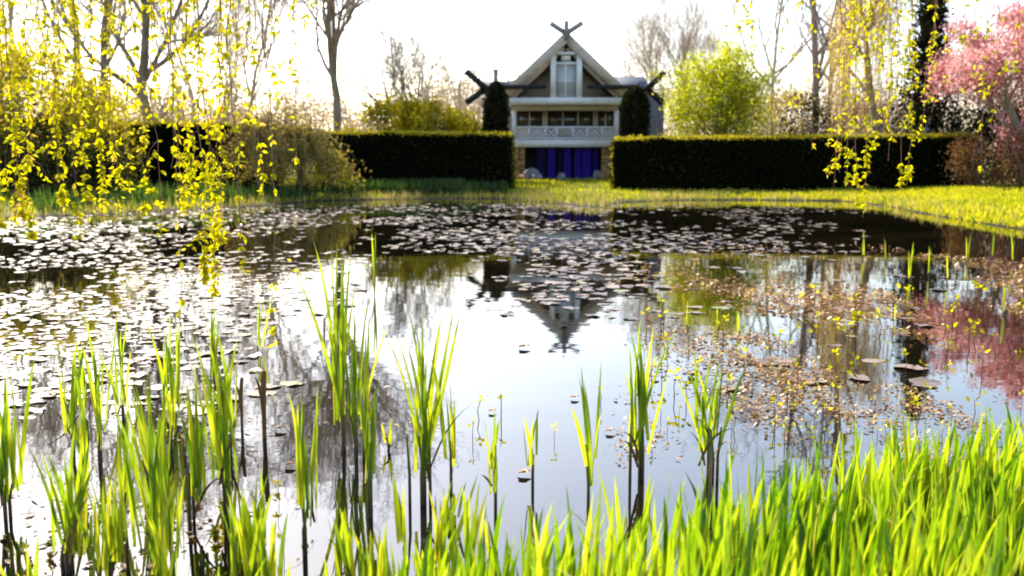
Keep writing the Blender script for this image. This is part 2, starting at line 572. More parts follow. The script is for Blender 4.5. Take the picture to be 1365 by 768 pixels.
b = b[(np.sin(b[:, 0] * 1.7 + b[:, 1]) + rng.normal(0, .6, len(b))) > -.2]
grass('bulb_leaves', 'dark green bulb leaves in front of the left hedge', np.concatenate([b, scatter_land(7000, -10, -2.3, 46, 48.6, 1, 12)]), .62, .06, M['grass_dark'], .25)

# foreground iris bed: too dense to count
nb = 5000
x = rng.uniform(-1.35, 4.6, nb)
edge = np.interp(x, [-1.4, -.6, 0, .5, 1.0, 1.7, 2.4, 3.2, 4.6], [2.95, 3.05, 3.3, 3.55, 4.0, 4.5, 4.75, 5.3, 6.4])
y = edge - rng.uniform(0, 1, nb) ** 1.1 * 2.1 + rng.normal(0, .08, nb)
keep = (y > 1.9) & (mnoise.noise(Vector((0, 0, 0))) < 9)
cl = np.array([mnoise.noise(Vector((a * 2.6, c * 2.6, 3))) for a, c in zip(x, y)])
keep &= (cl > -.2)
keep &= ~((x < -.3) & (rng.uniform(0, 1, nb) < .45))
x, y, cl = x[keep], y[keep], cl[keep]
b = np.stack([x, y, np.maximum(gz(x, y), -.05)], -1)
B = len(b)
Lb = rng.uniform(.34, .7, B) * (1 + .35 * cl) * np.interp(x, [-1.4, -.2, .8, 2], [.52, .68, .82, .76])
V, F = blades_np(b, Lb, rng.uniform(.013, .032, B), np.abs(rng.normal(.06, .1, B)), rng.normal(.4, 1.3, B), rng.normal(0, .55, B),
                 np.abs(rng.normal(.12, .3, B)), 7, fold=.35, wob=.3)
mb = MB(); mb.add(V, F)
# dry bent leaves among them
k = rng.choice(B, 200, replace=False)
tag(mb.build('iris_bed', M['iris']), 'dense bed of bright green iris leaves along the near bank', 'plants', kind='stuff')
V, F = blades_np(b[k], Lb[k] * .95, .014, np.abs(rng.normal(.2, .2, 200)), rng.uniform(0, 6.28, 200), rng.normal(0, .6, 200), rng.uniform(.3, 2.4, 200), 8)
mb = MB(); mb.add(V, F)
tag(mb.build('dry_leaves', M['grass_dry']), 'dry bent straw leaves among the iris bed', 'dry leaves', kind='stuff')


# ------------------------------------------------------------------ reed clumps (things)
def reed_clump(pxb, pyb, pyt, nblade, spread, label, group, stalk=.3, w=.0195, name='reed_clump', lean_dir=None, base_dark=True):
    p = G(pxb, pyb)
    D = p[1]
    H = (pyb - pyt) / FPX * D * 1.03
    g = np.random.default_rng(int(pxb * 13 + pyb * 7 + nblade))
    t = thing(name, p, label, 'reeds', group)
    sh = stalk * H
    mb = MB()
    B = nblade
    az = g.uniform(0, 2 * math.pi, B)
    az = np.where(g.uniform(0, 1, B) < .75, np.where(g.uniform(0, 1, B) < .5, 0, math.pi) + g.normal(0, .5, B), az)
    lean = np.abs(g.normal(0, spread, B))
    if lean_dir is not None:
        az = np.where(g.uniform(0, 1, B) < .7, lean_dir, az)
    bz = sh * g.uniform(.45, 1, B)
    L = (H - bz) / np.cos(lean) * g.uniform(.55, 1.0, B)
    L[0] = (H - bz[0]) / math.cos(lean[0])
    bb = np.stack([p[0] + g.normal(0, .008 + .0025 * B ** .8, B), p[1] + g.normal(0, .01 + .003 * B ** .8, B), bz], -1)
    V, F = blades_np(bb, L, w * g.uniform(.7, 1.25, B), lean, az, g.normal(0, .6, B), g.uniform(-.05, .32, B), 8, fold=.3, wob=g.normal(0, .4))
    mb.add(V, F)
    nd = int(g.integers(0, 1 + B // 4))
    if nd:
        k = g.integers(0, B, nd)
        V, F = blades_np(bb[k] - (0, 0, sh * .3), L[k] * g.uniform(.35, .8, nd), w * .8, np.abs(g.normal(.25, .2, nd)), g.uniform(0, 6.28, nd), g.normal(0, .7, nd), g.uniform(.3, 2.6, nd), 8)
        V[:, 2] = np.maximum(V[:, 2], .004)
        mb.add(V, F, 1)
    mb.build('leaves', [M['reed'], M['dead']], t, origin=p)
    mb = MB()
    ns = max(1, min(5, B // 4))
    for i in range(ns):
        q = p + np.array([g.normal(0, .006 * ns), g.normal(0, .008 * ns), 0])
        mb.tube([q + (0, 0, -.12), q + (0, 0, sh * .5), q + (g.normal(0, .01), 0, sh * 1.05)], [.009, .0085, .005], 6)
    mb.build('stalk', M['reed_base'], t, origin=p)
    return t


main = [
    (568, 668, 400, 20, .2, 'wide fanned reed clump in open water below the centre', .32),
    (455, 600, 315, 15, .09, 'tall narrow reed clump, left stem of the tallest pair', .25),
    (478, 610, 375, 12, .08, 'tall reed clump right beside the tallest narrow one', .25),
    (850, 640, 415, 17, .15, 'tall reed clump rising behind the iris bed right of centre', .35),
    (945, 640, 462, 16, .16, 'small fanned reed clump, rightmost of those standing in clear water', .4),
    (783, 690, 475, 6, .11, 'thin pale reed clump on a long dark stem', .45),
    (710, 648, 545, 5, .16, 'short sparse reed sprout beside the floating orange leaf', .4),
    (661, 690, 535, 6, .15, 'small pale reed sprout with a forked top', .5),
    (602, 655, 490, 4, .05, 'slim dark stemmed reed beside the wide fanned clump', .4),
    (518, 600, 555, 4, .1, 'tiny green reed tuft with a dark foot', .4),
    (492, 690, 470, 8, .06, 'upright reed stem between the tallest pair and the wide fan', .45),
    (408, 740, 500, 9, .08, 'pale yellow reed clump left of the tallest pair', .3),
    (538, 768, 620, 4, .05, 'single thin reed standing near the iris bed edge', .4),
    (95, 765, 560, 15, .17, 'broad fanned reed clump near the bottom left corner', .22),
    (150, 780, 610, 10, .15, 'low reed clump with one bent leaf right of the broad fan', .2),
    (215, 760, 455, 16, .1, 'dense tall reed clump in the middle of the left reeds', .2),
    (262, 700, 470, 12, .09, 'reed clump with dark foot right of the dense tall clump', .3),
    (300, 690, 430, 15, .1, 'tall reed clump left of the brown broken stalk', .28),
    (12, 690, 470, 14, .11, 'tall reed clump cut by the left edge of the picture', .2),
    (110, 548, 455, 7, .1, 'far small reed tuft among pale lily pads', .2),
    (165, 560, 420, 8, .1, 'yellowish reed tuft between lily pads and tall reeds', .2),
    (235, 560, 400, 10, .1, 'upright reed tuft behind the dense tall clump', .2),
    (290, 520, 395, 9, .08, 'slender reed tuft behind the left reed group', .2),
    (345, 470, 375, 4, .14, 'leaning pair of reed leaves above the brown stalk', .1),
    (320, 780, 640, 12, .12, 'low bright reed clump at the bottom below the brown stalk', .2),
    (500, 395, 310, 4, .06, 'distant thin reed leaves behind the tallest pair', .1),
    (600, 700, 640, 4, .12, 'short reed sprout at the foot of the wide fan', .3),
]
for a in main:
    reed_clump(*a[:6], 'reeds standing in the pond', stalk=a[6])
g = np.random.default_rng(31)
for i in range(20):
    px = g.uniform(-20, 345)
    pyb = g.uniform(590, 860)
    hgt = g.uniform(120, 210)
    reed_clump(px, pyb, pyb - hgt, int(g.integers(4, 9)), .11, 'ordinary green reed clump crowded among the left reeds', 'crowded reeds on the left', .25)
for i in range(18):
    px = g.uniform(340, 660)
    pyb = g.uniform(770, 840)
    reed_clump(px, pyb, pyb - g.uniform(80, 160), int(g.integers(4, 9)), .12, 'low reed tuft along the bottom edge left of the iris bed', 'low reeds along the bottom', .2)
for i, (px, pyb, pyt, nb_) in enumerate([(1213, 375, 315, 5), (1238, 370, 320, 4), (1262, 378, 318, 4), (1290, 350, 300, 4), (1322, 345, 300, 4), (1350, 352, 300, 4),
                                         (1150, 345, 300, 3), (1180, 350, 305, 4), (958, 440, 400, 4), (985, 445, 405, 4), (916, 440, 385, 3), (1340, 420, 370, 4), (1195, 430, 385, 4)]):
    reed_clump(px, pyb, pyt + 8, max(2, nb_ - 2), .06, 'thin pale reed sprout far out in the right half of the pond', 'far reed sprouts on the right', .15, w=.024)

# small yellow sprouts
sprout_me = []
for k in range(4):
    g = np.random.default_rng(90 + k)
    mb = MB()
    mb.tube([(0, 0, -.05), (g.normal(0, .01), 0, .07), (g.normal(0, .015), 0, .15)], [.0035, .003, .002], 4)
    st = new_mesh('stem', np.concatenate(mb.V), mb.F, M['dead'])
    c = np.stack([g.normal(0, .012, 4), g.normal(0, .01, 4), g.uniform(.11, .16, 4)], -1)
    d = rand_dirs(4, g); d[:, 2] = np.abs(d[:, 2]) * .6
    V, F = leaves_np(c, d, rand_dirs(4, g), .04, .024)
    sprout_me.append((st, new_mesh('leaves', V, [F], M['weep'])))
g = np.random.default_rng(5)
sp = [(630, 590), (668, 560), (740, 590), (800, 540), (880, 560), (890, 575), (905, 560), (640, 560), (870, 590), (1050, 480), (1090, 450), (970, 520), (900, 530)]
while len(sp) < 95:
    px, py = g.uniform(860, 1365), g.uniform(400, 600)
    if py < 420 + (px - 860) * .3 + 130:
        sp.append((px, py))
for px, py in sp:
    t = thing('water_sprout', G(px, py), 'tiny yellow leaved sprout poking out of the water', 'sprout', 'yellow sprouts in the pond')
    k = int(g.integers(4))
    s = g.uniform(.6, 1.25) * np.clip(G(px, py)[1] / 7, .8, 1.8)
    for nm, me in zip(('stem', 'leaves'), sprout_me[k]):
        o = bpy.data.objects.new(nm, me); COL.objects.link(o); o.parent = t
    t.scale = (s, s, s)
    t.rotation_euler = (0, 0, g.uniform(0, 6.28))

# broken brown stalks
for px, pyb, pyt, r, lab in ((352, 583, 490, .02, 'thick brown broken cattail stalk standing in open water'), (322, 570, 500, .014, 'thin brown broken stalk beside the thick one'),
                             (415, 655, 610, .008, 'short dark dead stem stub in the water')):
    p = G(px, pyb); D = p[1]; H = (pyb - pyt) / FPX * D
    t = thing('cattail_stalk', p, lab, 'stalk')
    mb = MB()
    mb.tube([p + (0, 0, -.15), p + (.004, 0, H * .3), p + (.0, 0, H * .6), p + (.012, 0, H * .97), p + (.014, 0, H)], [r * .6, r * .7, r, r * .8, r * .25], 7)
    mb.build('stem', M['dead'], t, origin=p)
    mb = MB()
    V, F = blades_np([p + (0, 0, H * .05), p + (.006, 0, H * .3)], [H * .8, H * .66], r * 1.2, [.03, .1], [0, 3], [0, .5], [.1, .5], 5)
    mb.add(V, F)
    mb.build('sheath', M['dead'], t, origin=p)

# floating dead leaves
for px, py, s, lab in ((697, 463, .1, 'orange brown dead leaf floating alone on the bright water'), (697, 631, .07, 'orange dead leaf floating beside a reed sprout'),
                       (812, 575, .06, 'small tan leaf floating left of the tall reed clump'), (765, 530, .06, 'tan floating leaf between two pale sprouts'),
                       (372, 572, .07, 'dark dead leaf floating right of the brown stalk'), (872, 503, .07, 'curled dark leaf floating right of the tall reed'),
                       (922, 500, .08, 'brown leaf floating near the small fanned reed'), (655, 548, .05, 'reddish leaf floating above the forked sprout'),
                       (555, 530, .05, 'tiny tan leaf floating by the wide fanned reeds'), (385, 620, .06, 'tan leaf floating below the dark one')):
    p = G(px, py, .012)
    g = np.random.default_rng(int(px + py))
    mb = MB()
    V, F = leaves_np([p - (s / 2, 0, 0), p - (s / 3, -.01, .0)], [(1, .2, .12), (.8, -.7, .25)], [(0, .1, 1), (.2, -.3, 1)], [s * 1.3, s], s * .8, .5)
    mb.add(V, F)
    tag(mb.build('fallen_leaf', M['dead_leaf'], origin=p), lab, 'leaf', 'fallen leaves on the water')

# floating weed
g = np.random.default_rng(77)
n = 70000
px = g.uniform(560, 1420, n); py = 250 + g.uniform(.12, 1, n) ** 1.0 * 370
dens = np.clip((px - 800) / 280, 0, 1) * np.clip((py - 320) / 40, 0, 1)
Q = np.array([G(a, c, .008) for a, c in zip(px, py)])
nzv = np.array([mnoise.noise(Vector((q[0] * .55, q[1] * .3, 1.7))) + .5 * mnoise.noise(Vector((q[0] * 2.2, q[1] * 1.1, 7))) for q in Q])
k = (g.uniform(0, 1, n) < dens * np.clip(.2 + 1.9 * nzv, .008, 1)) & (sdist(Q[:, 0], Q[:, 1]) < -.1)
Q = Q[k]; n = len(Q)
d = rand_dirs(n, g); d[:, 2] = np.abs(d[:, 2]) * .25
nr = g.normal(0, .25, (n, 3)); nr[:, 2] = 1
sz = g.uniform(.008, .036, n) * np.clip(Q[:, 1] / 8, .7, 1.6)
V, F = leaves_np(Q, d, nr, sz * 1.5, sz, .3)
mb = MB(); mb.add(V, F)
M['weed'] = leafmat('floating weed', [(.1, (.1, .05, .022)), (.45, (.3, .16, .075)), (.75, (.44, .26, .12)), (1, (.5, .4, .05))], .3, .05, .4, (1, 1, .7), 1)
tag(mb.build('floating_weed', M['weed']), 'brown and ochre weed scraps floating on the right half of the pond', 'pond weed', kind='stuff')
# scum and scraps among the near left reeds
n = 3000
px = g.uniform(-40, 560, n); py = g.uniform(480, 800, n)
Q = np.array([G(a, c, .006) for a, c in zip(px, py)])
nzv = np.array([mnoise.noise(Vector((q[0] * 1.3, q[1] * 1.0, 4))) for q in Q])
k = (g.uniform(0, 1, n) < np.clip(.15 + 1.2 * nzv, 0, 1) * np.clip((420 - px) / 300, .12, 1))
Q = Q[k]; n = len(Q)
d = rand_dirs(n, g); d[:, 2] = np.abs(d[:, 2]) * .2
nr = g.normal(0, .2, (n, 3)); nr[:, 2] = 1
sz = g.uniform(.008, .03, n)
V, F = leaves_np(Q, d, nr, sz * 2, sz, .3)
mb = MB(); mb.add(V, F)
tag(mb.build('reed_litter', M['weed']), 'brown leaf litter floating between the left reeds', 'litter', kind='stuff')


# ------------------------------------------------------------------ lily pads
def pad_np(g, r):
    k = 14
    a = np.linspace(.16, 2 * math.pi - .16, k) + g.uniform(0, 6.28)
    rr = r * (1 + .11 * g.normal(size=k)) * g.choice([1, 1, 1, .75, .6], k)
    lift = g.uniform(.0, .14) * r if g.uniform() < .85 else g.uniform(.2, .45) * r
    ph = g.uniform(0, 6.28)
    e = np.stack([np.cos(a) * rr, np.sin(a) * rr, lift * (.5 + .5 * np.cos(2 * (a - ph))) + .012 * g.normal(size=k) * r * 3], -1)
    h = e * .55
    h[:, 2] = .002
    V = np.concatenate([[(0, 0, 0)], h, e])
    tri = np.array([(0, 1 + i, 2 + i) for i in range(k - 1)])
    q = np.array([(1 + i, 1 + k + i, 2 + k + i, 2 + i) for i in range(k - 1)])
    tilt = g.normal(0, .03, 2)
    V[:, 2] += V[:, 0] * tilt[0] + V[:, 1] * tilt[1]
    V[:, 2] += .012 - min(0, V[:, 2].min()) * .6
    return V, [tri, q]


g = np.random.default_rng(12)
cand = []
grid = {}


def try_pad(x, y, r):
    kx, ky = int(x // .6), int(y // .6)
    for i in (-1, 0, 1):
        for j in (-1, 0, 1):
            for (a, c, s) in grid.get((kx + i, ky + j), ()):
                if (a - x) ** 2 + (c - y) ** 2 < ((r + s) * .82) ** 2:
                    return
    grid.setdefault((kx, ky), []).append((x, y, r))
    cand.append((x, y, r))


def pxy(x, y):
    # pixel of a point on the water
    c, s = math.cos(TILT), math.sin(TILT)
    dz = -CAM_Z
    f_ = y * c - dz * s
    u_ = y * s + dz * c
    return 682.5 + FPX * x / f_, 384 - FPX * u_ / f_


for i in range(34000):
    y = 5.2 + 34.8 * g.uniform(0, 1) ** 1.15; x = g.uniform(-.56 * y - 1, .45 * y)
    px, py = pxy(x, y)
    nz_ = mnoise.noise(Vector((x * .35, y * .22, 9.1))) + .4 * mnoise.noise(Vector((x * 1.1, y * .8, 2)))
    p = 0
    if py < 342 + 6 * math.sin(px * .02) and 330 < px < 1190:
        p = np.interp(px, [330, 450, 690, 830, 1000, 1120, 1190], [.8, 1, .9, .7, .5, .12, .03]) * np.clip(.27 + 1.0 * nz_, .012, .85)
    if px < 400:
        p = max(p, np.interp(px, [-100, 200, 300, 400], [.95, .9, .45, .0]) * np.clip((560 - py) / 60, 0, 1) * np.clip(.42 + 1.3 * nz_, .02, 1))
    if 630 < px < 890 and 335 < py < 435:
        p = max(p, .5 * np.clip((435 - py) / 60, 0, 1) * np.clip(.6 + 1.2 * nz_, 0, 1) * (1 - abs(px - 755) / 135) * 1.6)
    if px > 880 and py > 335 and py < 520:
        p = max(p, .02)
    if 330 < px < 640 and 335 < py < 420:
        p = max(p, np.interp(px, [330, 460, 500], [.45, .2, 0]) * np.clip(.5 + nz_, 0, 1))
    if g.uniform() < p and sdist(np.array([x]), np.array([y]))[0] < -.35:
        try_pad(x, y, g.uniform(.045, .11) if px < 380 and py > 345 else g.uniform(.06, .14))
cand.sort(key=lambda c: c[1])
var = [pad_np(np.random.default_rng(400 + k), 1.0) for k in range(10)]
var_me = [new_mesh('lily_pad', V * (1, 1, 1), F, M['pad'], smooth=True) for V, F in var]
mb = MB()
for i, (x, y, r) in enumerate(cand):
    k = int(g.integers(10)); rot = g.uniform(0, 6.28)
    if i < 300:
        o = bpy.data.objects.new('lily_pad', var_me[k])
        COL.objects.link(o)
        o.location = (x, y, 0); o.rotation_euler = (0, 0, rot); o.scale = (r, r, r)
        px, py = pxy(x, y)
        lab = 'pale round lily pad floating among the pads near the left reeds' if px < 420 else 'pale round lily pad floating out in the open pond'
        tag(o, lab, 'lily pad', 'lily pads near the left reeds' if px < 420 else 'lily pads out in the open pond')
    else:
        V, F = var[k]
        cr, sr = math.cos(rot), math.sin(rot)
        W = np.stack([(V[:, 0] * cr - V[:, 1] * sr) * r + x, (V[:, 0] * sr + V[:, 1] * cr) * r + y, V[:, 2] * r], -1)
        mb.add(W, F)
print('pads', len(cand))
tag(mb.build('lily_pads', M['pad'], smooth=True), 'hundreds of grey lily pads massed toward the far bank', 'lily pads', kind='stuff')


# ------------------------------------------------------------------ woody plants
def rot_about(d, axis, ang):
    return d * math.cos(ang) + np.cross(axis, d) * math.sin(ang) + axis * (axis @ d) * (1 - math.cos(ang))


def grow(g, p, d, L, r, lev, nch, out, up=.12, wob=.1, ang=(25, 50), lenr=(.5, .75), t0=.35, rmin=.008):
    ns = [9, 6, 5, 4, 3, 3][lev]
    pts = [np.array(p, float)]
    d = np.array(d, float)
    for i in range(ns):
        d = unit(d + g.normal(0, wob, 3) + np.array([0, 0, up]))
        pts.append(pts[-1] + d * L / ns)
    pts = np.array(pts)
    rad = np.maximum(r * np.linspace(1, .3, ns + 1), rmin)
    out.append((pts, rad, lev))
    if lev < len(nch):
        for i in range(nch[lev]):
            t = g.uniform(t0 if lev == 0 else .2, 1)
            f = t * ns; a = min(int(f), ns - 1); fr = f - a
            q = pts[a] * (1 - fr) + pts[a + 1] * fr
            dd = unit(pts[a + 1] - pts[a])
            ax = unit(np.cross(dd, g.normal(size=3)))
            nd = rot_about(dd, ax, R(g.uniform(*ang)))
            grow(g, q, nd, L * g.uniform(*lenr) * (1.15 - .55 * t), max(rad[a] * .62, rmin), lev + 1, nch, out, up, wob * 1.15, ang, lenr, t0, rmin)


def tree_obj(name, label, group, base, stems, seed, nch, bark, twig=None, leaf=None, nleaf=0, lsize=.1, lspread=.25, rmin=.012, cat='tree', crownname='crown', lmin=None, **kw):
    """stems: list of (direction, length, radius, start offset)"""
    g = np.random.default_rng(seed)
    t = thing(name, base, label, cat, group)
    out = []
    for st in stems:
        d, L, r = st[:3]
        off = np.array(st[3]) if len(st) > 3 else np.zeros(3)
        grow(g, np.array(base) + off - (0, 0, .15), unit(np.array(d, float)), L, r, 0, nch, out, rmin=rmin, **kw)
    mt, mc = MB(), MB()
    for pts, rad, lev in out:
        if lev <= 1:
            mt.tube(pts, rad, 8 if lev == 0 else 6)
        else:
            mc.tube(pts, rad, 4 if lev == 2 else 3)
    mt.build('trunk', bark, t, True, origin=base)
    mats = [twig or bark] + ([leaf] if leaf else [])
    if leaf and nleaf:
        tips = [pts for pts, rad, lev in out if lev >= 2]
        ch = g.integers(len(tips), size=nleaf)
        c = np.array([tips[i][g.integers(1, len(tips[i]))] for i in ch]) + g.normal(0, lspread, (nleaf, 3))
        if lmin is not None:
            c = c[c[:, 2] > lmin + g.normal(0, .25, nleaf)]
        V, F = cloud(c, lsize, g)
        mc.add(V, F, 1)
    if mc.n:
        mc.build(crownname, mats, t, origin=base)
    return t


bare = M['bark']; pale = M['bark_pale']
N4 = [8, 6, 5, 4]
# big bare tree at left with low limbs
b0 = gpt(195, 62)
tree_obj('bare_tree', 'large bare tree with a thick grey trunk and spreading low limbs behind the left hedge', 'bare trees', b0,
         [((.01, 0, 1), 17, .36)], 3, [18, 8, 6, 4], bare, pale, ang=(30, 62), t0=.24, lenr=(.4, .62))
b0 = gpt(128, 75)
tree_obj('bare_tree', 'bare tree with twin dark trunks side by side at upper left', 'bare trees', b0,
         [((-.02, 0, 1), 19, .34, (-.5, 0, 0)), ((.03, 0, 1), 19, .34, (.9, .4, 0))], 5, [6, 6, 5, 3], bare, pale, t0=.4)
b0 = gpt(452, 66)
tree_obj('bare_tree', 'bare tree with a slim forked trunk above the yellow bushes', 'bare trees', b0,
         [((-.03, 0, 1), 16, .27), ((.09, 0, 1), 13, .2, (.06, 0, 3.6))], 11, [13, 7, 6, 4], bare, pale, ang=(30, 65), t0=.28)
b0 = gpt(556, 66)
tree_obj('bare_tree', 'low bare tree with several stems spreading in a fan left of the house', 'bare trees', b0,
         [((-.38, 0, 1), 7.5, .15), ((.05, .1, 1), 7, .17), ((.25, 0, 1), 6, .12), ((-.1, .2, 1), 7, .14)], 17, [5, 5, 4, 3], bare, pale, t0=.4)
ivy_host = bpy.context.scene.collection.objects[-1].parent
g = np.random.default_rng(19)
n = 1500
q = b0 + np.stack([g.normal(0, .42, n), g.normal(0, .35, n), g.uniform(2.2, 4.7, n)], -1)
q[:, 0] += np.where(g.uniform(0, 1, n) < .4, .5, -.1) * (q[:, 2] - b0[2] - 1.5) * .3
mb = MB(); V, F = cloud(q, .17, g); mb.add(V, F)
mb.build('ivy', M['dark_bush'], ivy_host, origin=b0)
b0 = gpt(602, 84)
tree_obj('bare_tree', 'small rounded bare tree with tan buds far behind the left wing', 'bare trees', b0,
         [((.05, 0, 1), 8, .18)], 21, [10, 6, 4, 3], pale, pale, M['tan_bush'], 500, .16, .2, ang=(30, 65))
b0 = gpt(340, 80)
tree_obj('bare_tree', 'slim bare tree with dense upright twigs left of the forked one', 'bare trees', b0,
         [((.02, 0, 1), 15, .2)], 25, [11, 6, 5, 3], pale, pale, ang=(18, 40))
b0 = gpt(262, 88)
tree_obj('bare_tree', 'thin bare tree just right of the large thick trunked one', 'bare trees', b0,
         [((.03, 0, 1), 15, .2)], 29, [10, 6, 5, 3], pale, pale, ang=(20, 50))
b0 = gpt(30, 82)
tree_obj('bare_tree', 'bare tree rising behind the yellow thicket at the left edge', 'bare trees', b0,
         [((.0, 0, 1), 17, .26)], 33, [10, 6, 5, 3], pale, pale, ang=(25, 55))
for px, D, sd, h, lab in ((868, 105, 41, 12, 'faint bare tree right behind the right wing of the house'), (900, 100, 42, 13, 'tallest faint bare tree between house and lime tree'),
                          (930, 108, 43, 11, 'faint bare tree behind the left side of the lime tree')):
    tree_obj('bare_tree', lab, 'bare trees', gpt(px, D), [((.02, 0, 1), h, .2)], sd, [12, 6, 5, 3], pale, pale, ang=(15, 40), t0=.25)
for px, D, sd, h, r, dx, lab in ((1085, 60, 51, 18, .25, -.02, 'tall straight bare tree, leftmost of the trio right of the lime tree'), (1104, 64, 52, 17, .18, .03, 'thinnest straight bare tree in the middle of the trio'),
                             (1122, 58, 53, 18, .27, -.01, 'tall straight bare tree touching the willow, rightmost of the trio')):
    tree_obj('bare_tree', lab, 'bare trees', gpt(px, D), [((dx, 0, 1), h, r)], sd, [10, 6, 5, 3], bare, pale, ang=(30, 60), t0=.25, lenr=(.25, .42), wob=.045)
tree_obj('bare_tree', 'leafless tree with wide spreading twigs behind the lime tree', 'bare trees', gpt(1030, 82), [((-.15, 0, 1), 16, .22)], 57, [11, 7, 5, 3], pale, pale, ang=(30, 60))

# lime young tree
b0 = gpt(962, 54)
tree_obj('lime_tree', 'rounded tree in bright lime young leaf behind the right hedge', None, b0,
         [((-.3, 0, 1), 5.2, .1), ((.02, .2, 1), 5.6, .11), ((.28, 0, 1), 5.2, .1), ((.1, -.2, 1), 4.6, .1), ((-.12, -.1, 1), 5.4, .1)], 61, [8, 6, 4], bare, M['yellow_bush'], M['lime'], 15000, .15, .24, up=.06, ang=(25, 55), t0=.15)

# pink blossom tree
b0 = gpt(1366, 45)
tree_obj('cherry_tree', 'spreading cherry tree covered in pink blossom at the right edge', None, b0,
         [((-.05, 0, 1), 2.6, .2), ((-.75, 0, 1), 4.6, .13, (-.1, 0, 2.0)), ((-.3, .3, 1), 5.2, .14, (0, 0, 2.1)), ((.3, 0, 1), 5.4, .13, (0, 0, 2.1)), ((-.5, -.3, 1), 4.9, .12, (0, 0, 1.9)),
          ((.1, -.3, 1), 5.0, .12, (0, 0, 2.2)), ((.7, .1, 1), 4.8, .12, (0, 0, 2))], 67, [7, 6, 5], bare, M['bark_red'], M['pink'], 24000, .15, .22,
         up=.02, ang=(30, 65), t0=.4, lenr=(.45, .7), lmin=b0[2] + 1.75)


# foliage shapes
def puff(g, c, rad, n, nclump, cs, size, flat=1.0, hollow=.35):
    """clumpy leaf cloud filling an ellipsoid"""
    d = rand_dirs(nclump, g)
    rr = g.uniform(hollow, 1, nclump) ** .6
    cc = d * rr[:, None] * np.array(rad)
    i = g.integers(nclump, size=n)
    q = cc[i] + g.normal(0, 1, (n, 3)) * cs * np.array([1, 1, flat])
    return cloud(np.array(c) + q, size, g)


def bush(name, label, base, rad, n, size, leaf, seed, group=None, nclump=40, cs=.28, lift=.85, inner=None, ntwig=14, cat='bush', up=None):
    g = np.random.default_rng(seed)
    t = thing(name, base, label, cat, group)
    c = np.array(base) + (0, 0, rad[2] * lift)
    mb = MB()
    for i in range(ntwig):
        d = unit(np.array([g.normal(0, .6), g.normal(0, .6), 1]))
        e = c + d * np.array(rad) * g.uniform(.5, .95)
        m_ = (np.array(base) + e) / 2 + g.normal(0, .1, 3)
        mb.tube([np.array(base) + (g.normal(0, .1), g.normal(0, .1), -.1), m_, e], [.05, .03, .01], 4)
    mb.build('stems', M['bark'], t, origin=base)
    mb = MB()
    V, F = puff(g, c, rad, n, nclump, cs, size)
    lo = base[2] + .05
    V[:, 2] = np.maximum(V[:, 2], lo + .05 * g.uniform(0, 1, len(V)))
    mb.add(V, F, 0)
    mats = [leaf]
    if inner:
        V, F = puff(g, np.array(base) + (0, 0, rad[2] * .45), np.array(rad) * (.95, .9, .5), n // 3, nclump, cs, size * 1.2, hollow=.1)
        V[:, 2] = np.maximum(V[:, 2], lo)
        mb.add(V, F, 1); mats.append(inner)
    mb.build('foliage', mats, t, origin=base)
    return t


# left yellow thicket
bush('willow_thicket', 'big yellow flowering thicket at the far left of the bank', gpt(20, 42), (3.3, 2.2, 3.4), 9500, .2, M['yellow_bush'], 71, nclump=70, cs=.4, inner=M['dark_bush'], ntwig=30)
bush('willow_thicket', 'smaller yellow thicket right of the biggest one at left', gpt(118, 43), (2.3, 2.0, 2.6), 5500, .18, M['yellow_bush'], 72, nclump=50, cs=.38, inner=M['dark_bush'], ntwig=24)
bush('dark_shrub', 'dark evergreen shrub under the yellow thickets by the water', gpt(60, 36), (3.2, 1.6, 1.3), 5200, .16, M['dark_bush'], 73, nclump=60, cs=.35)
# weeping tan shrub at left centre
g = np.random.default_rng(74)


def weeping_shrub(name, label, base, h, wd, nst, leaf, seed, lsize=.1, per=24, stem=None, top=None):
    g = np.random.default_rng(seed)
    t = thing(name, base, label, 'bush')
    mt, mc = MB(), MB()
    for i in range(nst):
        az = g.uniform(0, 6.28); rr = wd * g.uniform(.35, 1); hh = h * g.uniform(.6, 1)
        s = np.linspace(0, 1, 9)
        a = np.array([math.cos(az), math.sin(az), 0])
        zz = hh * np.sin(np.minimum(s * 1.0, 1) * math.pi * .86) ** .8
        pts = np.array(base)[None] + a[None] * (rr * s ** 1.5)[:, None] + np.stack([0 * s, 0 * s, zz], -1) + g.normal(0, .04, (9, 3))
        pts[0] = base
        mt.tube(pts, np.linspace(.022, .007, 9), 3)
        k = g.integers(3, 9, per)
        c = pts[k] + (pts[np.minimum(k, 7) + 1] - pts[np.minimum(k, 7)]) * g.uniform(0, 1, (per, 1)) + g.normal(0, .09, (per, 3))
        V, F = cloud(c, lsize, g)
        mc.add(V, F)
    mt.build('stems', stem or M['twig_tan'], t, origin=base)
    mc.build('foliage', leaf, t, origin=base)
    return t


weeping_shrub('arching_shrub', 'arching yellow tan shrub hanging over the gap between the left hedges', gpt(400, 44.5), 3.0, 2.6, 130, M['tan_bush'], 75, .15, 40)
weeping_shrub('arching_shrub', 'low golden arching shrub leaning against the end of the left hedge', gpt(440, 45.5), 2.0, 1.3, 60, M['yellow_bush'], 76, .13, 30)
weeping_shrub('bare_shrub', 'twiggy brown leafless shrub behind hanging leaves at left', gpt(345, 43), 3.6, 1.9, 110, M['tan_bush'], 77, .11, 30)
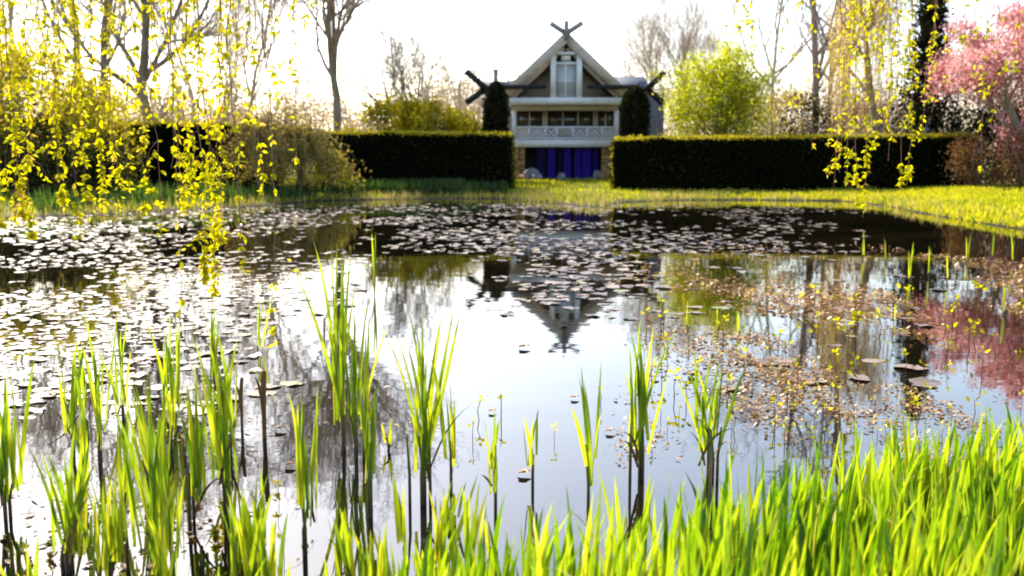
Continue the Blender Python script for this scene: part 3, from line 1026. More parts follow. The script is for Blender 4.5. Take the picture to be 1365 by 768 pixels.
# yellow bushes behind the left hedge
for i, (px, D, rx, rz, lab) in enumerate(((500, 54, 1.7, 2.55, 'yellow bush behind the left hedge, leftmost of five'), (545, 56, 1.4, 2.4, 'yellow bush under the fan shaped bare tree'),
                                          (585, 54, 1.6, 2.7, 'middle olive bush behind the left hedge'), (606, 57, 1.3, 2.2, 'olive bush just left of the left crossed black beams'),
                                          (638, 57.5, .9, 1.75, 'small low yellow bush under the left crossed black beams'))):
    bush('yellow_bush', lab, gpt(px, D), (rx, 1.2, rz), 5200, .19, M['gold_bush'], 80 + i, 'yellow bushes behind the left hedge', nclump=26, cs=.3)
# shrubs behind right hedge
for i, (px, D, rx, rz, mm, lab) in enumerate(((1030, 60, 2.3, 3.0, 'tan_bush', 'tan twiggy bush between the lime tree and the bare trio'), (1070, 57, 1.7, 2.7, 'dark_bush', 'dark bush behind the right hedge left of the bare trio'),
                                              (1150, 56, 2.2, 2.6, 'brown_bush', 'brown bush at the foot of the willow'))):
    bush('shrub', lab, gpt(px, D), (rx, 1.4, rz), 2600, .18, M[mm], 90 + i, None, nclump=30, cs=.35)

for px, D, rx, rz, sd, lab in ((1300, 50, 2.2, 2.3, 93, 'dark evergreen shrub behind the pink blossom, nearest the conifer'), (1370, 49, 2.4, 2.2, 94, 'dark evergreen shrub behind the pink blossom at the right edge')):
    bush('dark_shrub', lab, gpt(px, D), (rx, 1.2, rz), 3000, .2, M['dark_bush'], sd, None, nclump=40, cs=.4)
for px, D, sd, h, lab in ((222, 84, 111, 12, 'slender bare tree just right of the big low limbed trunk'), (310, 90, 112, 12, 'slender bare tree behind the hanging leaves left of the arching shrub'),
                          (75, 78, 115, 15, 'slender bare tree above the biggest yellow thicket')):
    tree_obj('slender_tree', lab, 'slender bare trees at left', gpt(px, D), [((.02, 0, 1), h, .12)], sd, [12, 6, 5, 2], pale, pale, ang=(18, 45), t0=.2)
for px, D, rx, rz, sd, lab in ((215, 58, 2.2, 2.6, 117, 'tan twiggy bush behind the far left hedge under the big bare tree'), (300, 60, 2.4, 2.4, 118, 'tan twiggy bush behind the hedge left of the arching shrub'),
                               (375, 58, 2.2, 2.7, 119, 'tan twiggy bush behind the arching shrub')):
    bush('twiggy_bush', lab, gpt(px, D), (rx, 1.4, rz), 2200, .16, M['tan_bush'], sd, None, nclump=40, cs=.45, ntwig=40)
# dark conifer
b0 = gpt(1228, 50)
t = thing('conifer', b0, 'tall dark conifer between the willow and the pink cherry', 'tree')
mb = MB(); mb.tube([b0 + (0, 0, -.1), b0 + (.1, 0, 5), b0 + (.25, 0, 10.8)], [.22, .14, .03], 8)
mb.build('trunk', M['bark'], t, True, origin=b0)
g = np.random.default_rng(95)
n = 10000
hh = g.uniform(.04, 1, n) ** .9
lay = np.floor(hh * 15) / 15
rad = (1 - hh) * 2.3 + .4
az = g.uniform(0, 6.28, n)
armk = np.sin(az * 3 + lay * 40) * .5 + .5
rr = rad * np.sqrt(g.uniform(.05, 1, n)) * (.3 + .85 * armk * g.uniform(.6, 1.1, n))
c = b0 + np.stack([rr * np.cos(az) + hh * .25, rr * np.sin(az), hh * 10.8 - .25 * rr + g.normal(0, .08, n)], -1)
V, F = cloud(c, .26, g, .4)
mb = MB(); mb.add(V, F)
mb.build('crown', M['dark_bush'], t, origin=b0)

# weeping willow on the right
b0 = gpt(1172, 53)
t = thing('weeping_willow', b0, 'weeping willow with long tan and yellow hanging twigs behind the right hedge', 'tree')
out = []
g = np.random.default_rng(97)
grow(g, b0 - (0, 0, .1), np.array([.02, 0, 1.0]), 9.5, .28, 0, [10, 6], out, up=.1, ang=(30, 65), lenr=(.35, .55), t0=.45)
mb = MB(); mc = MB()
for pts, rad, lev in out:
    mb.tube(pts, rad, 6)
mb.build('trunk', M['bark'], t, True, origin=b0)
cs = []
for i in range(340):
    pts = out[g.integers(3, len(out))][0]
    s = pts[g.integers(2, len(pts))] + g.normal(0, .3, 3)
    s[0] = b0[0] + np.where(abs(s[0] - b0[0]) > 2.6, g.uniform(-2.7, 2.5), s[0] - b0[0])
    ln = g.uniform(1.6, 6.5)
    ln = min(ln, s[2] - g.uniform(1.6, 3.2))
    if ln < .6: continue
    q = np.linspace(0, 1, 7)
    o_ = g.normal(0, .25, 2)
    pp = s + np.stack([o_[0] * q, o_[1] * q, -ln * q ** 1.1 + .25 * np.sin(q * 3.1)], -1) + g.normal(0, .02, (7, 3))
    mc.tube(pp, np.linspace(.012, .006, 7), 3)
    k = g.integers(1, 7, 26)
    cs.append(pp[k] + g.normal(0, .07, (26, 3)))
V, F = cloud(np.concatenate(cs), .1, g, .4)
mc.add(V, F, 1)
mc.build('crown', [M['willow'], M['willow']], t, origin=b0)


# hedges
def hedge(name, label, a, b, depth, htop, seed, dens=200, lsize=.11):
    a, b = np.array(a, float), np.array(b, float)
    g = np.random.default_rng(seed)
    base = (a + b) / 2
    t = thing(name, base, label, 'hedge', 'clipped hedges')
    ab = b[:2] - a[:2]; Ln = np.linalg.norm(ab); e = ab / Ln; nrm = np.array([-e[1], e[0]])
    if nrm[1] < 0: nrm = -nrm

    def wp(s, dpt, h):
        z0 = np.interp(s, [0, Ln], [a[2], b[2]]) - .08
        x = a[0] + e[0] * s + nrm[0] * dpt; y = a[1] + e[1] * s + nrm[1] * dpt
        return np.stack([x, y, z0 + h], -1)
    H = htop - base[2]

    def bulge(s, dpt, h):
        # uneven face and rounded top edges
        q = np.array([mnoise.noise(Vector((u * .7 + seed, v * .9, w * .8))) for u, v, w in zip(s, dpt, h)])
        return q * .16
    ni, nj = int(Ln / .35) + 2, 7
    mb = MB()
    prof = [(0, 0), (.02, H * .35), (.0, H * .7), (.03, H * .93), (.16, H), (depth * .5, H + .02), (depth - .16, H), (depth, H * .9), (depth, H * .4), (depth, 0)]
    S = np.linspace(0, Ln, ni)
    rows = []
    for k, (dp, h) in enumerate(prof):
        endr = .12 * np.exp(-np.minimum(S, Ln - S) / .15)
        d_ = dp + (endr if dp < depth / 2 else -endr)
        h_ = np.full(ni, float(h)) - (.08 * endr / .12 if h > H * .9 else 0)
        bl = bulge(S, np.full(ni, dp), h_)
        rows.append(wp(S, d_ - bl * (1 if dp < depth / 2 else -1), h_ + (bl if h > H * .9 else 0)))
    V = np.stack(rows, 0)
    m = len(prof)
    ii = (np.arange(m - 1)[:, None] * ni + np.arange(ni - 1)[None]).reshape(-1, 1)
    F = ii + np.array([0, 1, ni + 1, ni])
    ends = np.array([[k * ni for k in range(m)][::-1], [k * ni + ni - 1 for k in range(m)]])
    mb.add(V, [F, ends], 0)
    mb.build('branches', M['hedge_core'], t, origin=base)
    mb = MB()

    def surf(n, which):
        s = g.uniform(0, Ln, n)
        if which == 'front':
            return wp(s, g.normal(-.05, .05, n), g.uniform(0, H, n))
        if which == 'top':
            return wp(s, g.uniform(0, depth, n), H + np.abs(g.normal(.0, .07, n)))
        if which == 'edge':
            return wp(s, g.normal(.03, .06, n), H + g.normal(0, .05, n))
        k = g.uniform(0, 1, n) < .5
        return wp(np.where(k, g.normal(-.04, .04, n), Ln + g.normal(.04, .04, n)), g.uniform(0, depth, n), g.uniform(0, H, n))
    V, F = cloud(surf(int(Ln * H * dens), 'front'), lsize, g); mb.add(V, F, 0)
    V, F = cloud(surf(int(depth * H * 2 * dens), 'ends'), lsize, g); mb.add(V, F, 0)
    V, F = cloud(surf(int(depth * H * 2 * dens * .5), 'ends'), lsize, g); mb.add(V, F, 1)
    V, F = cloud(surf(int(Ln * depth * dens * 1.1), 'top'), lsize, g); mb.add(V, F, 1)  # sunlight on the top is put into this leaf colour
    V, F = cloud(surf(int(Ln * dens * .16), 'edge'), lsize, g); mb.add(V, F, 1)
    mb.build('foliage', [M['hedge'], M['hedge_lit']], t, origin=base)
    return t


def zt(py, D):
    return P(500, py, D)[2]


hedge('hedge', 'dark clipped hedge left of the house entrance', gpt(420, 49), gpt(682, 49), 2.0, zt(177, 49), 101)
hedge('hedge', 'long dark clipped hedge right of the house entrance', gpt(818, 48.5), gpt(1300, 47), 2.0, zt(182, 48.5), 102)
hedge('hedge', 'dark clipped hedge behind hanging leaves at far left', gpt(-90, 43.5), gpt(372, 46.5), 2.0, zt(162, 45), 103)
# brown beech shrub on the right
bush('beech_shrub', 'brown leaved beech shrub at the end of the right hedge', gpt(1300, 45.5), (1.4, 1.0, 1.25), 3200, .12, M['brown_bush'], 104, 'brown shrubs on the right', nclump=44, cs=.22)
bush('beech_shrub', 'taller brown leaved beech shrub at the right edge under the cherry', gpt(1375, 44), (1.8, 1.1, 1.45), 3800, .12, M['brown_bush'], 105, 'brown shrubs on the right', nclump=44, cs=.22)


# column shrubs
def column(label, base, r, h, seed):
    g = np.random.default_rng(seed)
    t = thing('column_shrub', base, label, 'shrub', 'column shrubs beside the house')
    mb = MB(); mb.tube([base + (0, 0, -.1), base + (0, 0, h * .5), base + (0, 0, h * .9)], [.12, .08, .02], 6)
    mb.build('trunk', M['bark'], t, origin=base)
    n = 9000
    hh = g.uniform(0, 1, n)
    pr = r * np.where(hh > .72, np.sqrt(np.maximum(1 - ((hh - .72) / .28) ** 2, 0)), .8 + .2 * hh / .72)
    az = g.uniform(0, 6.28, n)
    rr = pr * g.uniform(.55, 1.03, n)
    c = base + np.stack([rr * np.cos(az), rr * np.sin(az), .2 + hh * (h - .2)], -1)
    V, F = cloud(c, .17, g)
    mb = MB(); mb.add(V, F)
    mb.build('foliage', M['dark_bush'], t, origin=base)


for px, D, w_, py, lab in ((661, 56, 33, 111, 'dark column shaped shrub clipped round on top, left of the balcony'), (846, 56, 38, 116, 'dark column shaped shrub with rounded top, right of the balcony')):
    b0 = gpt(px, D)
    column(lab, b0, w_ / 2 / FPX * D, P(px, py, D)[2] - b0[2], px)

# white post
b0 = gpt(1234, 49.8)
t = thing('white_post', b0, 'slim white post standing behind the right hedge', 'post')
mb = MB(); h = P(1234, 156, 49.8)[2]
mb.box(b0[0] - .11, b0[0] + .11, b0[1] - .06, b0[1] + .06, b0[2] - .2, h)
mb.build('shaft', M['metal_white'], t, origin=b0)
mb = MB(); mb.box(b0[0] - .14, b0[0] + .14, b0[1] - .09, b0[1] + .09, h, h + .06)
mb.build('cap', M['metal_white'], t, origin=b0)

# ------------------------------------------------------------------ the house
HD = 60.0
hx = lambda px: P(px, 150, HD)[0]
hz = lambda py: P(750, py, HD)[2]
hb = gpt(753, HD)
house = thing('house', hb, 'grey timber house with steep gable, balcony and crossed roof finials', 'house')
xc = hx(753)
zg = hb[2] - .2
# lower storey
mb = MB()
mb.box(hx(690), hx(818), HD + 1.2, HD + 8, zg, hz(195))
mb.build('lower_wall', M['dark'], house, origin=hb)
# main storey wall behind the balcony
mb = MB()
x0, x1 = hx(684), hx(822)
zf, zc = hz(186), hz(133)
mb.box(x0, x1, HD + 1.3, HD + 9, zf, zc)
mb.build('main_wall', M['wall_tan'], house, origin=hb)
# balcony window band: frame with panes
for a_, b_, nm in ((689, 724, 1), (731, 793, 2), (799, 820.5, 1)):
    mb = MB()
    f = .09
    xa, xb, za, zb = hx(a_), hx(b_), hz(170), hz(147)
    mb.box(xa - f, xb + f, HD + 1.2, HD + 1.28, zb, zb + f); mb.box(xa - f, xb + f, HD + 1.2, HD + 1.28, za - f, za)
    mb.box(xa - f, xa, HD + 1.2, HD + 1.28, za, zb); mb.box(xb, xb + f, HD + 1.2, HD + 1.28, za, zb)
    for i in range(nm):
        q = xa + (xb - xa) * (i + 1) / (nm + 1)
        mb.box(q - .04, q + .04, HD + 1.205, HD + 1.275, za, zb)
    w_ = mb.build('window', M['tan_wood'], house, origin=hb)
    mb = MB(); mb.box(xa, xb, HD + 1.24, HD + 1.26, za, zb)
    o = mb.build('pane', M['glass'], w_, origin=hb); o.location = (0, 0, 0)
# balcony deck, fascias, posts
mb = MB()
mb.box(hx(682), hx(817), HD - .1, HD + 1.25, hz(196), hz(186.5))
mb.build('balcony_deck', M['white_wood'], house, origin=hb)
mb = MB()
mb.box(hx(679), hx(826), HD - 1.0, HD + 1.25, hz(140), hz(131.5), 0)
mb.box(hx(682), hx(823), HD - .1, HD + 1.22, hz(147), hz(140.2), 1)
mb.build('fascia', [M['white_wood'], M['tan_wood']], house, origin=hb)
for px in (685, 822):
    mb = MB()
    mb.box(hx(px) - .13, hx(px) + .13, HD - .05, HD + .2, hz(186.4), hz(147.1))
    mb.build('balcony_post', M['white_wood'], house, origin=hb)
# railing: rails, posts and patterned panels
mb = MB()
zt0, zb0 = hz(168.5), hz(185.5)
mb.box(hx(686.5), hx(820), HD - .05, HD + .07, zt0 - .1, zt0)
mb.box(hx(686.5), hx(820), HD - .05, HD + .07, zb0, zb0 + .08)
for px in (705, 727, 742, 764, 783, 803):
    mb.box(hx(px) - .06, hx(px) + .06, HD - .052, HD + .072, zb0 + .08, zt0 - .1)
for a_, b_ in ((687, 705), (705, 727), (727, 742), (764, 783), (783, 803), (803, 820)):
    xa, xb = hx(a_) + .06, hx(b_) - .06
    n_ = max(2, int((xb - xa) / .2))
    for i in range(n_ + 1):
        q = xa + (xb - xa) * i / n_
        mb.bar((q, HD + .01, zb0 + .08), (min(q + .55, xb), HD + .01, zb0 + .08 + (min(q + .55, xb) - q)), .06, .03)
        mb.bar((q, HD + .045, zb0 + .08), (max(q - .55, xa), HD + .045, zb0 + .08 + (q - max(q - .55, xa)) + 1e-3), .06, .03) if q - xa > .02 else None
for i in range(1, 7):
    q = hx(742) + (hx(764) - hx(742)) * i / 7
    mb.box(q - .02, q + .02, HD - .01, HD + .03, zb0 + .08, zt0 - .1)
mb.build('railing', M['lattice'], house, origin=hb)
# stone piers at the undercroft
for a_, b_ in ((683, 700), (803, 818)):
    mb = MB()
    g = np.random.default_rng(a_)
    zz = zg
    while zz < hz(197) - .05:
        hh = min(g.uniform(.22, .4), hz(196.5) - zz)
        xx = hx(a_)
        while xx < hx(b_) - .05:
            ww = min(g.uniform(.3, .55), hx(b_) - xx)
            if hx(b_) - xx - ww < .15: ww = hx(b_) - xx
            o_ = g.uniform(0, .1)
            mb.box(xx + .01, xx + ww - .012, HD + .1 - o_, HD + 1.1, zz + .01, zz + hh - .01)
            xx += ww
        zz += hh
    mb.build('stone_pier', M['stone'], house, origin=hb)
# gable: wall, soffit, barge boards, roof
zp, ze = hz(46), hz(119)
hw = hx(829) - xc
sl = (zp - ze) / hw
th = .42
mb = MB()
wz = hz(131.3)
ww = hx(819) - xc
mb.prism([(xc - ww, wz), (xc + ww, wz), (xc + ww, zp - sl * ww - .75), (xc, zp - .75), (xc - ww, zp - sl * ww - .75)], HD + 1.0, HD + 9)
mb.build('gable_wall', M['wall_tan'], house, origin=hb)
for s in (-1, 1):
    mb = MB()
    xe = hw + .12
    poly = [(xc, zp), (xc + s * xe, zp - sl * xe), (xc + s * xe, zp - sl * xe - .22), (xc, zp - .22)]
    if s > 0: poly = poly[::-1]
    mb.prism(poly, HD - .9, HD + 9.4)
    mb.build('roof', M['roof'], house, origin=hb)
    mb = MB()
    xe2 = ww - .02
    poly = [(xc, zp - .225), (xc + s * (xe2 + .45), zp - .225 - sl * (xe2 + .45)), (xc + s * (xe2 + .25), zp - 1.0 - sl * (xe2 + .25)), (xc, zp - 1.0)]
    if s > 0: poly = poly[::-1]
    mb.prism(poly, HD - .35, HD + .98)
    mb.build('soffit', M['soffit'], house, origin=hb)
    mb = MB()
    # barge board runs past the ridge to make the crossed finial
    top = np.array([xc - s * .92, HD - 1.03 + (.07 if s > 0 else -.07), zp + .78 * sl * .82 - .28])
    rdg = np.array([xc, top[1], zp - .28])
    bot = np.array([xc + s * (hw + .05), top[1], zp - .28 - sl * (hw + .05)])
    mb.bar(rdg - (rdg - bot) * -.0, bot, .52, .12)
    mb.build('barge_board', M['tan_wood'], house, origin=hb)
    mb = MB()
    mb.bar(rdg + (0, 0, .2), top + (0, 0, .2), .28, .14)
    mb.build('crossed_finial', M['finial'], house, origin=hb)
    mb = MB()
    # exposed inner rafter
    mb.bar((xc + s * .1, HD - .55, zp - .85), (xc + s * (ww + .15), HD - .55, zp - .85 - sl * (ww + .05)), .26, .16)
    mb.build('rafter', M['tan_wood'], house, origin=hb)
mb = MB()
mb.box(xc - .12, xc + .12, HD - 1.2, HD - .6, zp - .5, zp + .62)
mb.build('ridge_post', M['finial'], house, origin=hb)
# window bay in the gable
mb = MB()
for px in (736.5, 770.5):
    mb.box(hx(px) - .16, hx(px) + .16, HD - .92, HD - .66, wz, hz(75.2))
mb.box(hx(737) - .2, hx(770) + .2, HD - .94, HD - .66, hz(75), hz(71.5))
mb.box(hx(740.5), hx(766.5), HD - .86, HD - .66, hz(88), hz(84.5))
bay = mb.build('bay_window', M['white_wood'], house, origin=hb)
mb = MB()
mb.box(hx(752.5) - .05, hx(752.5) + .05, HD - .84, HD - .77, wz, hz(88))
mb.box(hx(740.5), hx(766.5), HD - .83, HD - .775, hz(110) - .03, hz(110) + .03)
o = mb.build('glazing_bar', M['lattice'], bay, origin=hb); o.location = (0, 0, 0)
M['bay_glass'] = solid('pale reflecting bay glass', (.3, .29, .28), (.48, .46, .44), .8, .15, spec=.8)
mb = MB(); mb.box(hx(740.3), hx(766.7), HD - .765, HD - .74, wz, hz(88))
o = mb.build('pane', M['bay_glass'], bay, origin=hb); o.location = (0, 0, 0)
mb = MB(); mb.box(hx(747), hx(759), HD - .8, HD - .6, hz(83), hz(76)); mb.box(hx(749), hx(757), HD - .9, HD - .8, hz(82), hz(77))
mb.build('gable_lantern', M['white_wood'], house, origin=hb)
# black cross beams under the eaves
for a_, b_ in ((668, 727), (780, 845)):
    mb = MB()
    mb.box(hx(a_), hx(b_), HD - 1.4, HD - 1.15, hz(120.5), hz(115.5))
    mb.build('cross_beam', M['black_wood'], house, origin=hb)
# wings
WD = 63.0
wx = lambda px: P(px, 150, WD)[0]
wzf = lambda py: P(750, py, WD)[2]
for a_, b_, yt, ye, nm in ((640, 688, 104, 117, -1), (817, 887, 98, 121, 1)):
    mb = MB()
    mb.box(wx(a_ + 3), wx(b_ - 2 if nm > 0 else b_), WD, WD + 5, zg, wzf(ye) - .12)
    wl = mb.build('wing_wall', M['wall_grey'] if nm > 0 else M['wall_tan'], house, origin=hb)
    mb = MB()
    V = []
    for x in (wx(a_), wx(b_ - (22 if nm > 0 else 0))):
        V += [(x, WD - .6, wzf(ye)), (x, WD + 2.5, wzf(yt)), (x, WD + 5.6, wzf(ye)), (x, WD + 5.6, wzf(ye) - .14), (x, WD + 2.5, wzf(yt) - .16), (x, WD - .6, wzf(ye) - .14)]
    F = [np.array([(i, (i + 1) % 6, (i + 1) % 6 + 6, i + 6) for i in range(6)]), np.array([[5, 4, 3, 2, 1, 0], [6, 7, 8, 9, 10, 11]])]
    mb.add(V, F)
    mb.build('wing_roof', M['roof'], house, origin=hb)
# chimney on left wing
mb = MB(); mb.box(wx(657), wx(663), WD + 2, WD + 2.5, wzf(112), wzf(90)); mb.box(wx(656), wx(664), WD + 1.95, WD + 2.55, wzf(90), wzf(88.5))
mb.build('chimney', M['bark_pale'], house, origin=hb)
# crossed black beams at the ends of the wings
for pts_ in (((621, 95), (648, 118), (621, 137)), ((886, 96), (863, 118), (885, 138))):
    D_ = 59.0
    p1, pm, p2 = [P(a_, b_, D_) for a_, b_ in pts_]
    mb = MB()
    mb.bar(p1, pm + (pm - p1) * .12, .34, .22); mb.build('crossed_beam', M['black_wood'], house, origin=hb)
    mb = MB()
    mb.bar(p2 + (0, .24, 0), pm + (pm - p2) * .12 + (0, .24, 0), .34, .22); mb.build('crossed_beam', M['black_wood'], house, origin=hb)
    # carrying beam back to the main roof
    mb = MB()
    xin = hx(676) if pm[0] < xc else hx(838)
    mb.bar((pm[0], D_ + .55, pm[2]), (xin, D_ + .55, pm[2]), .24, .22); mb.build('carrying_beam', M['black_wood'], house, origin=hb)

# blue hanging cloths in the undercroft
for i, (a_, b_, lab) in enumerate(((716, 727, 'dim blue curtain, leftmost under the balcony'), (731, 741, 'blue curtain second from the left under the balcony'), (745, 750, 'narrow dark blue curtain near the middle under the balcony'),
                                   (753, 762, 'blue curtain in the middle under the balcony'), (767, 776, 'blue curtain left of the brightest one'), (777, 789, 'widest and brightest blue curtain under the balcony'),
                                   (792, 798, 'narrow blue curtain, rightmost under the balcony'))):
    mb = MB()
    s_ = np.linspace(0, 1, 17)
    zt_, zb_ = hz(196.6), hb[2] + .05
    xw = hx(a_) + (hx(b_) - hx(a_)) * s_
    rows = []
    for zf_ in np.linspace(0, 1, 5):
        yy = HD + .55 + .07 * np.sin(s_ * 3 * 6.28 + i) * (.6 + .4 * zf_)
        rows.append(np.stack([xw, yy, np.full(17, zt_ + (zb_ - zt_) * zf_)], -1))
    rows2 = [r_ + (0, .02, 0) for r_ in rows]
    V = np.concatenate(rows + rows2)
    k_ = (np.arange(4)[:, None] * 17 + np.arange(16)[None]).reshape(-1, 1)
    F = np.concatenate([k_ + np.array([0, 1, 18, 17]), k_ + 85 + np.array([17, 18, 1, 0])])
    mb.add(V, F)
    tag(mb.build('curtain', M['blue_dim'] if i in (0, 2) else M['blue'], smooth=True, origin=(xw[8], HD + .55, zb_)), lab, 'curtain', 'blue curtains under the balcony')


# rocks at the doorway
def rock(name, label, c, r, m, seed, group=None):
    import bmesh
    bm = bmesh.new()
    bmesh.ops.create_icosphere(bm, subdivisions=3, radius=1)
    for v in bm.verts:
        q = v.co * 1.3 + Vector((seed, seed * .7, 0))
        v.co *= 1 + .3 * mnoise.noise(q) + .1 * mnoise.noise(q * 3)
        v.co = Vector((v.co.x * r[0], v.co.y * r[1], v.co.z * r[2]))
    me = bpy.data.meshes.new(name); bm.to_mesh(me); bm.free()
    me.materials.append(m)
    o = bpy.data.objects.new(name, me); COL.objects.link(o); o.location = c
    return tag(o, label, 'rock', group)


for i, (px, D, r, mm, lab) in enumerate(((708, 58.5, (.45, .4, .5), 'rock_grey', 'grey boulder beside the left stone pier'), (696, 58.2, (.3, .3, .25), 'stone', 'small orange stone at the foot of the left pier'),
                                         (716, 58, (.3, .3, .3), 'rock_grey', 'small grey stone left of the blue curtains'), (797, 58.6, (.28, .3, .38), 'rock_grey', 'pale grey stone right of the blue curtains'),
                                         (808, 58.3, (.32, .3, .6), 'stone', 'orange upright stone before the right pier'), (748, 58.5, (.25, .25, .3), 'rock_grey', 'pale stone standing between the blue curtains'))):
    p = gpt(px, D)
    rock('boulder', lab, p + (0, 0, r[2] * .55), r, M[mm], i + 1, 'stones before the undercroft')


# ------------------------------------------------------------------ overhanging trees with hanging branches
def weeping_tree(label, base, ztop, limbs, strands, seed, dens=1.0, lsz=.055):
    g = np.random.default_rng(seed)
    t = thing('weeping_tree', base, label, 'tree')
    mb = MB()
    top = np.array([base[0], base[1], ztop])
    mb.tube([base - (0, 0, .2), base + (.05, .05, ztop * .35), base + (-.05, 0, ztop * .7), top], [.2, .16, .14, .11], 10)
    mb.build('trunk', M['bark'], t, True, origin=base)
    samples = []
    for (ex, ey, ez, rise) in limbs:
        q = np.linspace(0, 1, 14)
        s0 = top - (0, 0, g.uniform(0, .6))
        pts = s0 + (np.array([ex, ey, ez]) - s0) * q[:, None] + np.stack([0 * q, 0 * q, rise * np.sin(q * 3.14)], -1) + g.normal(0, .03, (14, 3)) * (q > .05)[:, None]
        pts[0] = s0
        mb = MB(); mb.tube(pts, np.linspace(.07, .014, 14), 7)
        mb.build('limb', M['bark'], t, True, origin=base)
        samples.append(pts)
    samples = np.concatenate(samples)
    for (px, D, pyb, dn) in strands:
        e = P(px, pyb, D)
        d2 = (samples[:, 0] - e[0]) ** 2 + (samples[:, 1] - e[1]) ** 2
        s0 = samples[int(np.argmin(d2))]
        n = 22
        q = np.linspace(0, 1, n)
        hor = np.minimum(q / .3, 1); hor = np.sin(hor * 1.57)
        sway = np.cumsum(g.normal(0, .012, (n, 2)), 0) * 1.2
        sway -= sway[-1] * q[:, None]
        pts = np.stack([s0[0] + (e[0] - s0[0]) * hor + sway[:, 0], s0[1] + (e[1] - s0[1]) * hor + sway[:, 1], s0[2] + (e[2] - s0[2]) * q ** 1.15], -1)
        mb = MB(); mb.tube(pts, np.linspace(.006, .0018, n), 4)
        # side twiglets
        tw = []
        for i in range(int(7 * dn * dens) + 2):
            k = g.integers(5, n - 2)
            o_ = pts[k]
            dv = np.array([g.normal(0, .09), g.normal(0, .09), -g.uniform(.08, .3)])
            tp = np.array([o_, o_ + dv * (.55, .55, .3), o_ + dv])
            mb.tube(tp, [.0025, .002, .0012], 3)
            tw.append(tp)
        br = mb.build('hanging_branch', M['bark_red'], t, origin=base)
        # leaf tufts
        C, Dr, Sz = [], [], []
        ln = abs(s0[2] - e[2])
        nt_ = int(ln * 17 * dn * dens * (1 if pyb > 170 else .45)) + 2
        for i in range(nt_):
            u = (g.uniform(.1, 1) if pyb < 240 else .98 - .8 * g.uniform(0, 1) ** 1.7)
            f = u * (n - 1); a = min(int(f), n - 2)
            c = pts[a] * (1 - f + a) + pts[a + 1] * (f - a)
            m_ = g.integers(2, 5)
            C += [c + g.normal(0, .008, 3) for _ in range(m_)]
            Dr += [np.array([g.normal(0, .8), g.normal(0, .6), -abs(g.normal(.7, .5))]) for _ in range(m_)]
            Sz += list(g.uniform(.65, 1.25, m_))
        for tp in tw:
            for i in range(7):
                c = tp[0] + (tp[2] - tp[0]) * g.uniform(.3, 1)
                C.append(c); Dr.append(np.array([g.normal(0, .8), g.normal(0, .6), -abs(g.normal(.7, .5))])); Sz.append(g.uniform(.65, 1.25))
        C, Dr, Sz = np.array(C), np.array(Dr), np.array(Sz)
        nr = rand_dirs(len(C), g); nr[:, 1] -= 1.0
        V, F = leaves_np(C, Dr, nr, lsz * Sz, lsz * .46 * Sz, .3)
        mb = MB(); mb.add(V, F)
        o = mb.build('leaves', M['weep'], br, origin=base); o.location = (0, 0, 0)
    return t


Ls = [(12, 7, 250, .9), (30, 6.5, 300, 1.9), (44, 7.2, 325, 1.5), (62, 7, 210, .9), (86, 6.8, 280, 1.5), (102, 7.5, 190, .8), (118, 7, 275, 1.4), (136, 7.4, 292, 1.4), (152, 6.9, 215, .8),
      (172, 7.8, 265, .5), (205, 7.2, 160, .5), (228, 7.5, 225, .5), (247, 7, 300, .8), (258, 7.2, 270, 1.5), (271, 6.8, 390, 2.0), (283, 7, 405, 2.0), (294, 7.3, 330, 1.6), (303, 7.1, 240, .7), (316, 7.6, 190, .4),
      (333, 7, 190, .5), (352, 7.4, 265, .45), (374, 7.9, 180, .4), (397, 7.5, 235, .35), (412, 8, 130, .25), (445, 8, 70, .2), (193, 6.9, 290, .7), (214, 6.6, 330, .5), (240, 6.3, 430, .4), (330, 6.4, 400, .3),
      (365, 6.6, 470, .2), (22, 7.6, 170, 1), (48, 7.9, 130, 1.1), (72, 7.7, 110, 1), (4, 7.3, 310, .8), (-15, 7, 260, .8), (160, 7.2, 290, .6), (108, 6.4, 330, .5)]
bl = np.array([-6.9, 8.6, .1]); bl[2] = float(gz(np.array([bl[0]]), np.array([bl[1]]))[0])
weeping_tree('weeping tree in young yellow leaf hanging into view at the upper left', bl, 3.6,
             [(-1.1, 7.3, 3.7, .5), (-2.0, 6.5, 3.7, .5), (-1.6, 8.0, 3.9, .6), (-3.2, 6.7, 3.6, .4), (-2.8, 7.7, 3.8, .6), (-4.4, 6.9, 3.6, .3)], Ls, 201, .95, .048)
Rs = [(986, 11, 75, .9), (1003, 11.3, 150, .45), (1042, 11, 130, .3), (1063, 11.5, 150, .3), (1082, 11, 200, .4), (1110, 10.5, 262, .6), (1119, 11, 230, .5), (1131, 10.8, 250, 1), (1141, 11.2, 282, 1.2), (1150, 11, 290, 1.1),
      (1166, 11.3, 200, 1), (1184, 11, 215, .9), (1200, 11, 262, .9), (1209, 10.7, 245, 1), (1226, 11.3, 190, .8), (1242, 11.4, 150, .7), (1262, 11.5, 120, .6), (1300, 11.2, 110, .5), (1322, 11, 160, .5), (1346, 11.4, 150, .5),
      (1310, 11.3, 232, .45), (1158, 11.5, 130, 1), (1175, 11.6, 120, .9), (1193, 11.4, 130, 1), (1128, 11.4, 150, 1), (1145, 11.6, 120, .9), (1215, 11.6, 110, .8), (1282, 10.8, 140, .4)]
br_ = np.array([9.4, 11.8, .1]); br_[2] = float(gz(np.array([br_[0]]), np.array([br_[1]]))[0])
weeping_tree('weeping tree in young yellow leaf hanging into view at the upper right', br_, 4.6,
             [(2.2, 11.1, 4.2, .6), (3.6, 10.7, 4.3, .6), (3.0, 11.5, 4.4, .6), (4.6, 11.4, 4.4, .5), (5.4, 11.0, 4.3, .4)], Rs, 203, .7, .055)

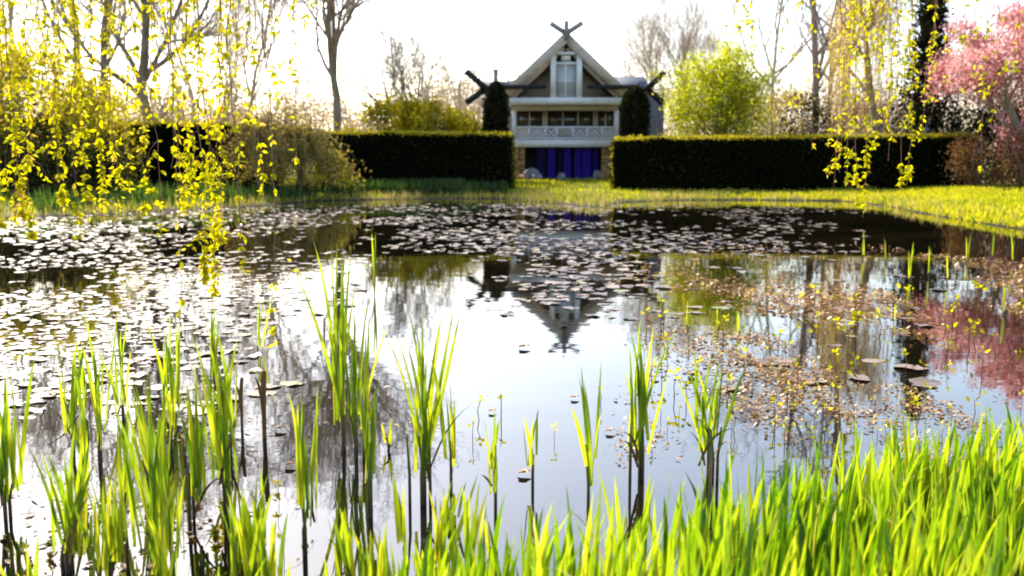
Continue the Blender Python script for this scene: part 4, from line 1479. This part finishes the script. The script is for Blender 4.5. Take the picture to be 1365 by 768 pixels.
# ------------------------------------------------------------------ far woods
g = np.random.default_rng(300)
mb = MB()
cc = []
for i in range(520):
    x = g.uniform(-170, 170); y = g.uniform(125, 190)
    h = g.uniform(10, 14.5) * (1 + .1 * math.sin(x * .05))
    z0 = float(gz(np.array([x]), np.array([y]))[0])
    mb.tube([(x, y, z0 - .2), (x + g.normal(0, .3), y, z0 + h * .5), (x + g.normal(0, .6), y, z0 + h)], [.2, .14, .03], 4, 0)
    n = 260
    d = rand_dirs(n, g) * g.uniform(.2, 1, (n, 1)) ** .5
    cc.append(np.array([x, y, z0 + h * .58]) + d * np.array([g.uniform(2.2, 4), 2, h * .48]))
V, F = cloud(np.concatenate(cc), .6, g, .3)
mb.add(V, F, 1)
tag(mb.build('far_woods', [M['bark_pale'], M['far']]), 'hazy brown leafless woods far behind the house', 'woods', kind='stuff')

# ------------------------------------------------------------------ light
SUN_EL, SUN_AZ = R(40), R(-32)      # azimuth from +Y toward +X
w = bpy.data.worlds.new('World')
SC.world = w
w.use_nodes = True
nt = w.node_tree
bg = nt.nodes['Background']
sky = nt.nodes.new('ShaderNodeTexSky')
sky.sky_type = 'NISHITA'
sky.sun_disc = False
sky.sun_elevation = SUN_EL
sky.sun_rotation = SUN_AZ
sky.air_density = 1.0
sky.dust_density = 2.5
sky.ozone_density = 1.0
nt.links.new(sky.outputs[0], bg.inputs['Color'])
bg.inputs['Strength'].default_value = .15
sd = bpy.data.lights.new('sun', 'SUN')
sd.energy = 4.5
sd.angle = R(.5)
sd.color = (1, .93, .82)
so = bpy.data.objects.new('sun', sd)
COL.objects.link(so)
dirv = Vector((math.sin(SUN_AZ) * math.cos(SUN_EL), math.cos(SUN_AZ) * math.cos(SUN_EL), math.sin(SUN_EL)))
so.rotation_euler = dirv.to_track_quat('Z', 'Y').to_euler()
so.location = dirv * 80

SC.view_settings.view_transform = 'Standard'
SC.view_settings.look = 'None'
SC.view_settings.gamma = 1
SC.view_settings.exposure = 1.4
SC.render.filter_size = 1.9
SC.cycles.filter_width = 1.9
SC.cycles.max_bounces = 8
SC.cycles.transparent_max_bounces = 4
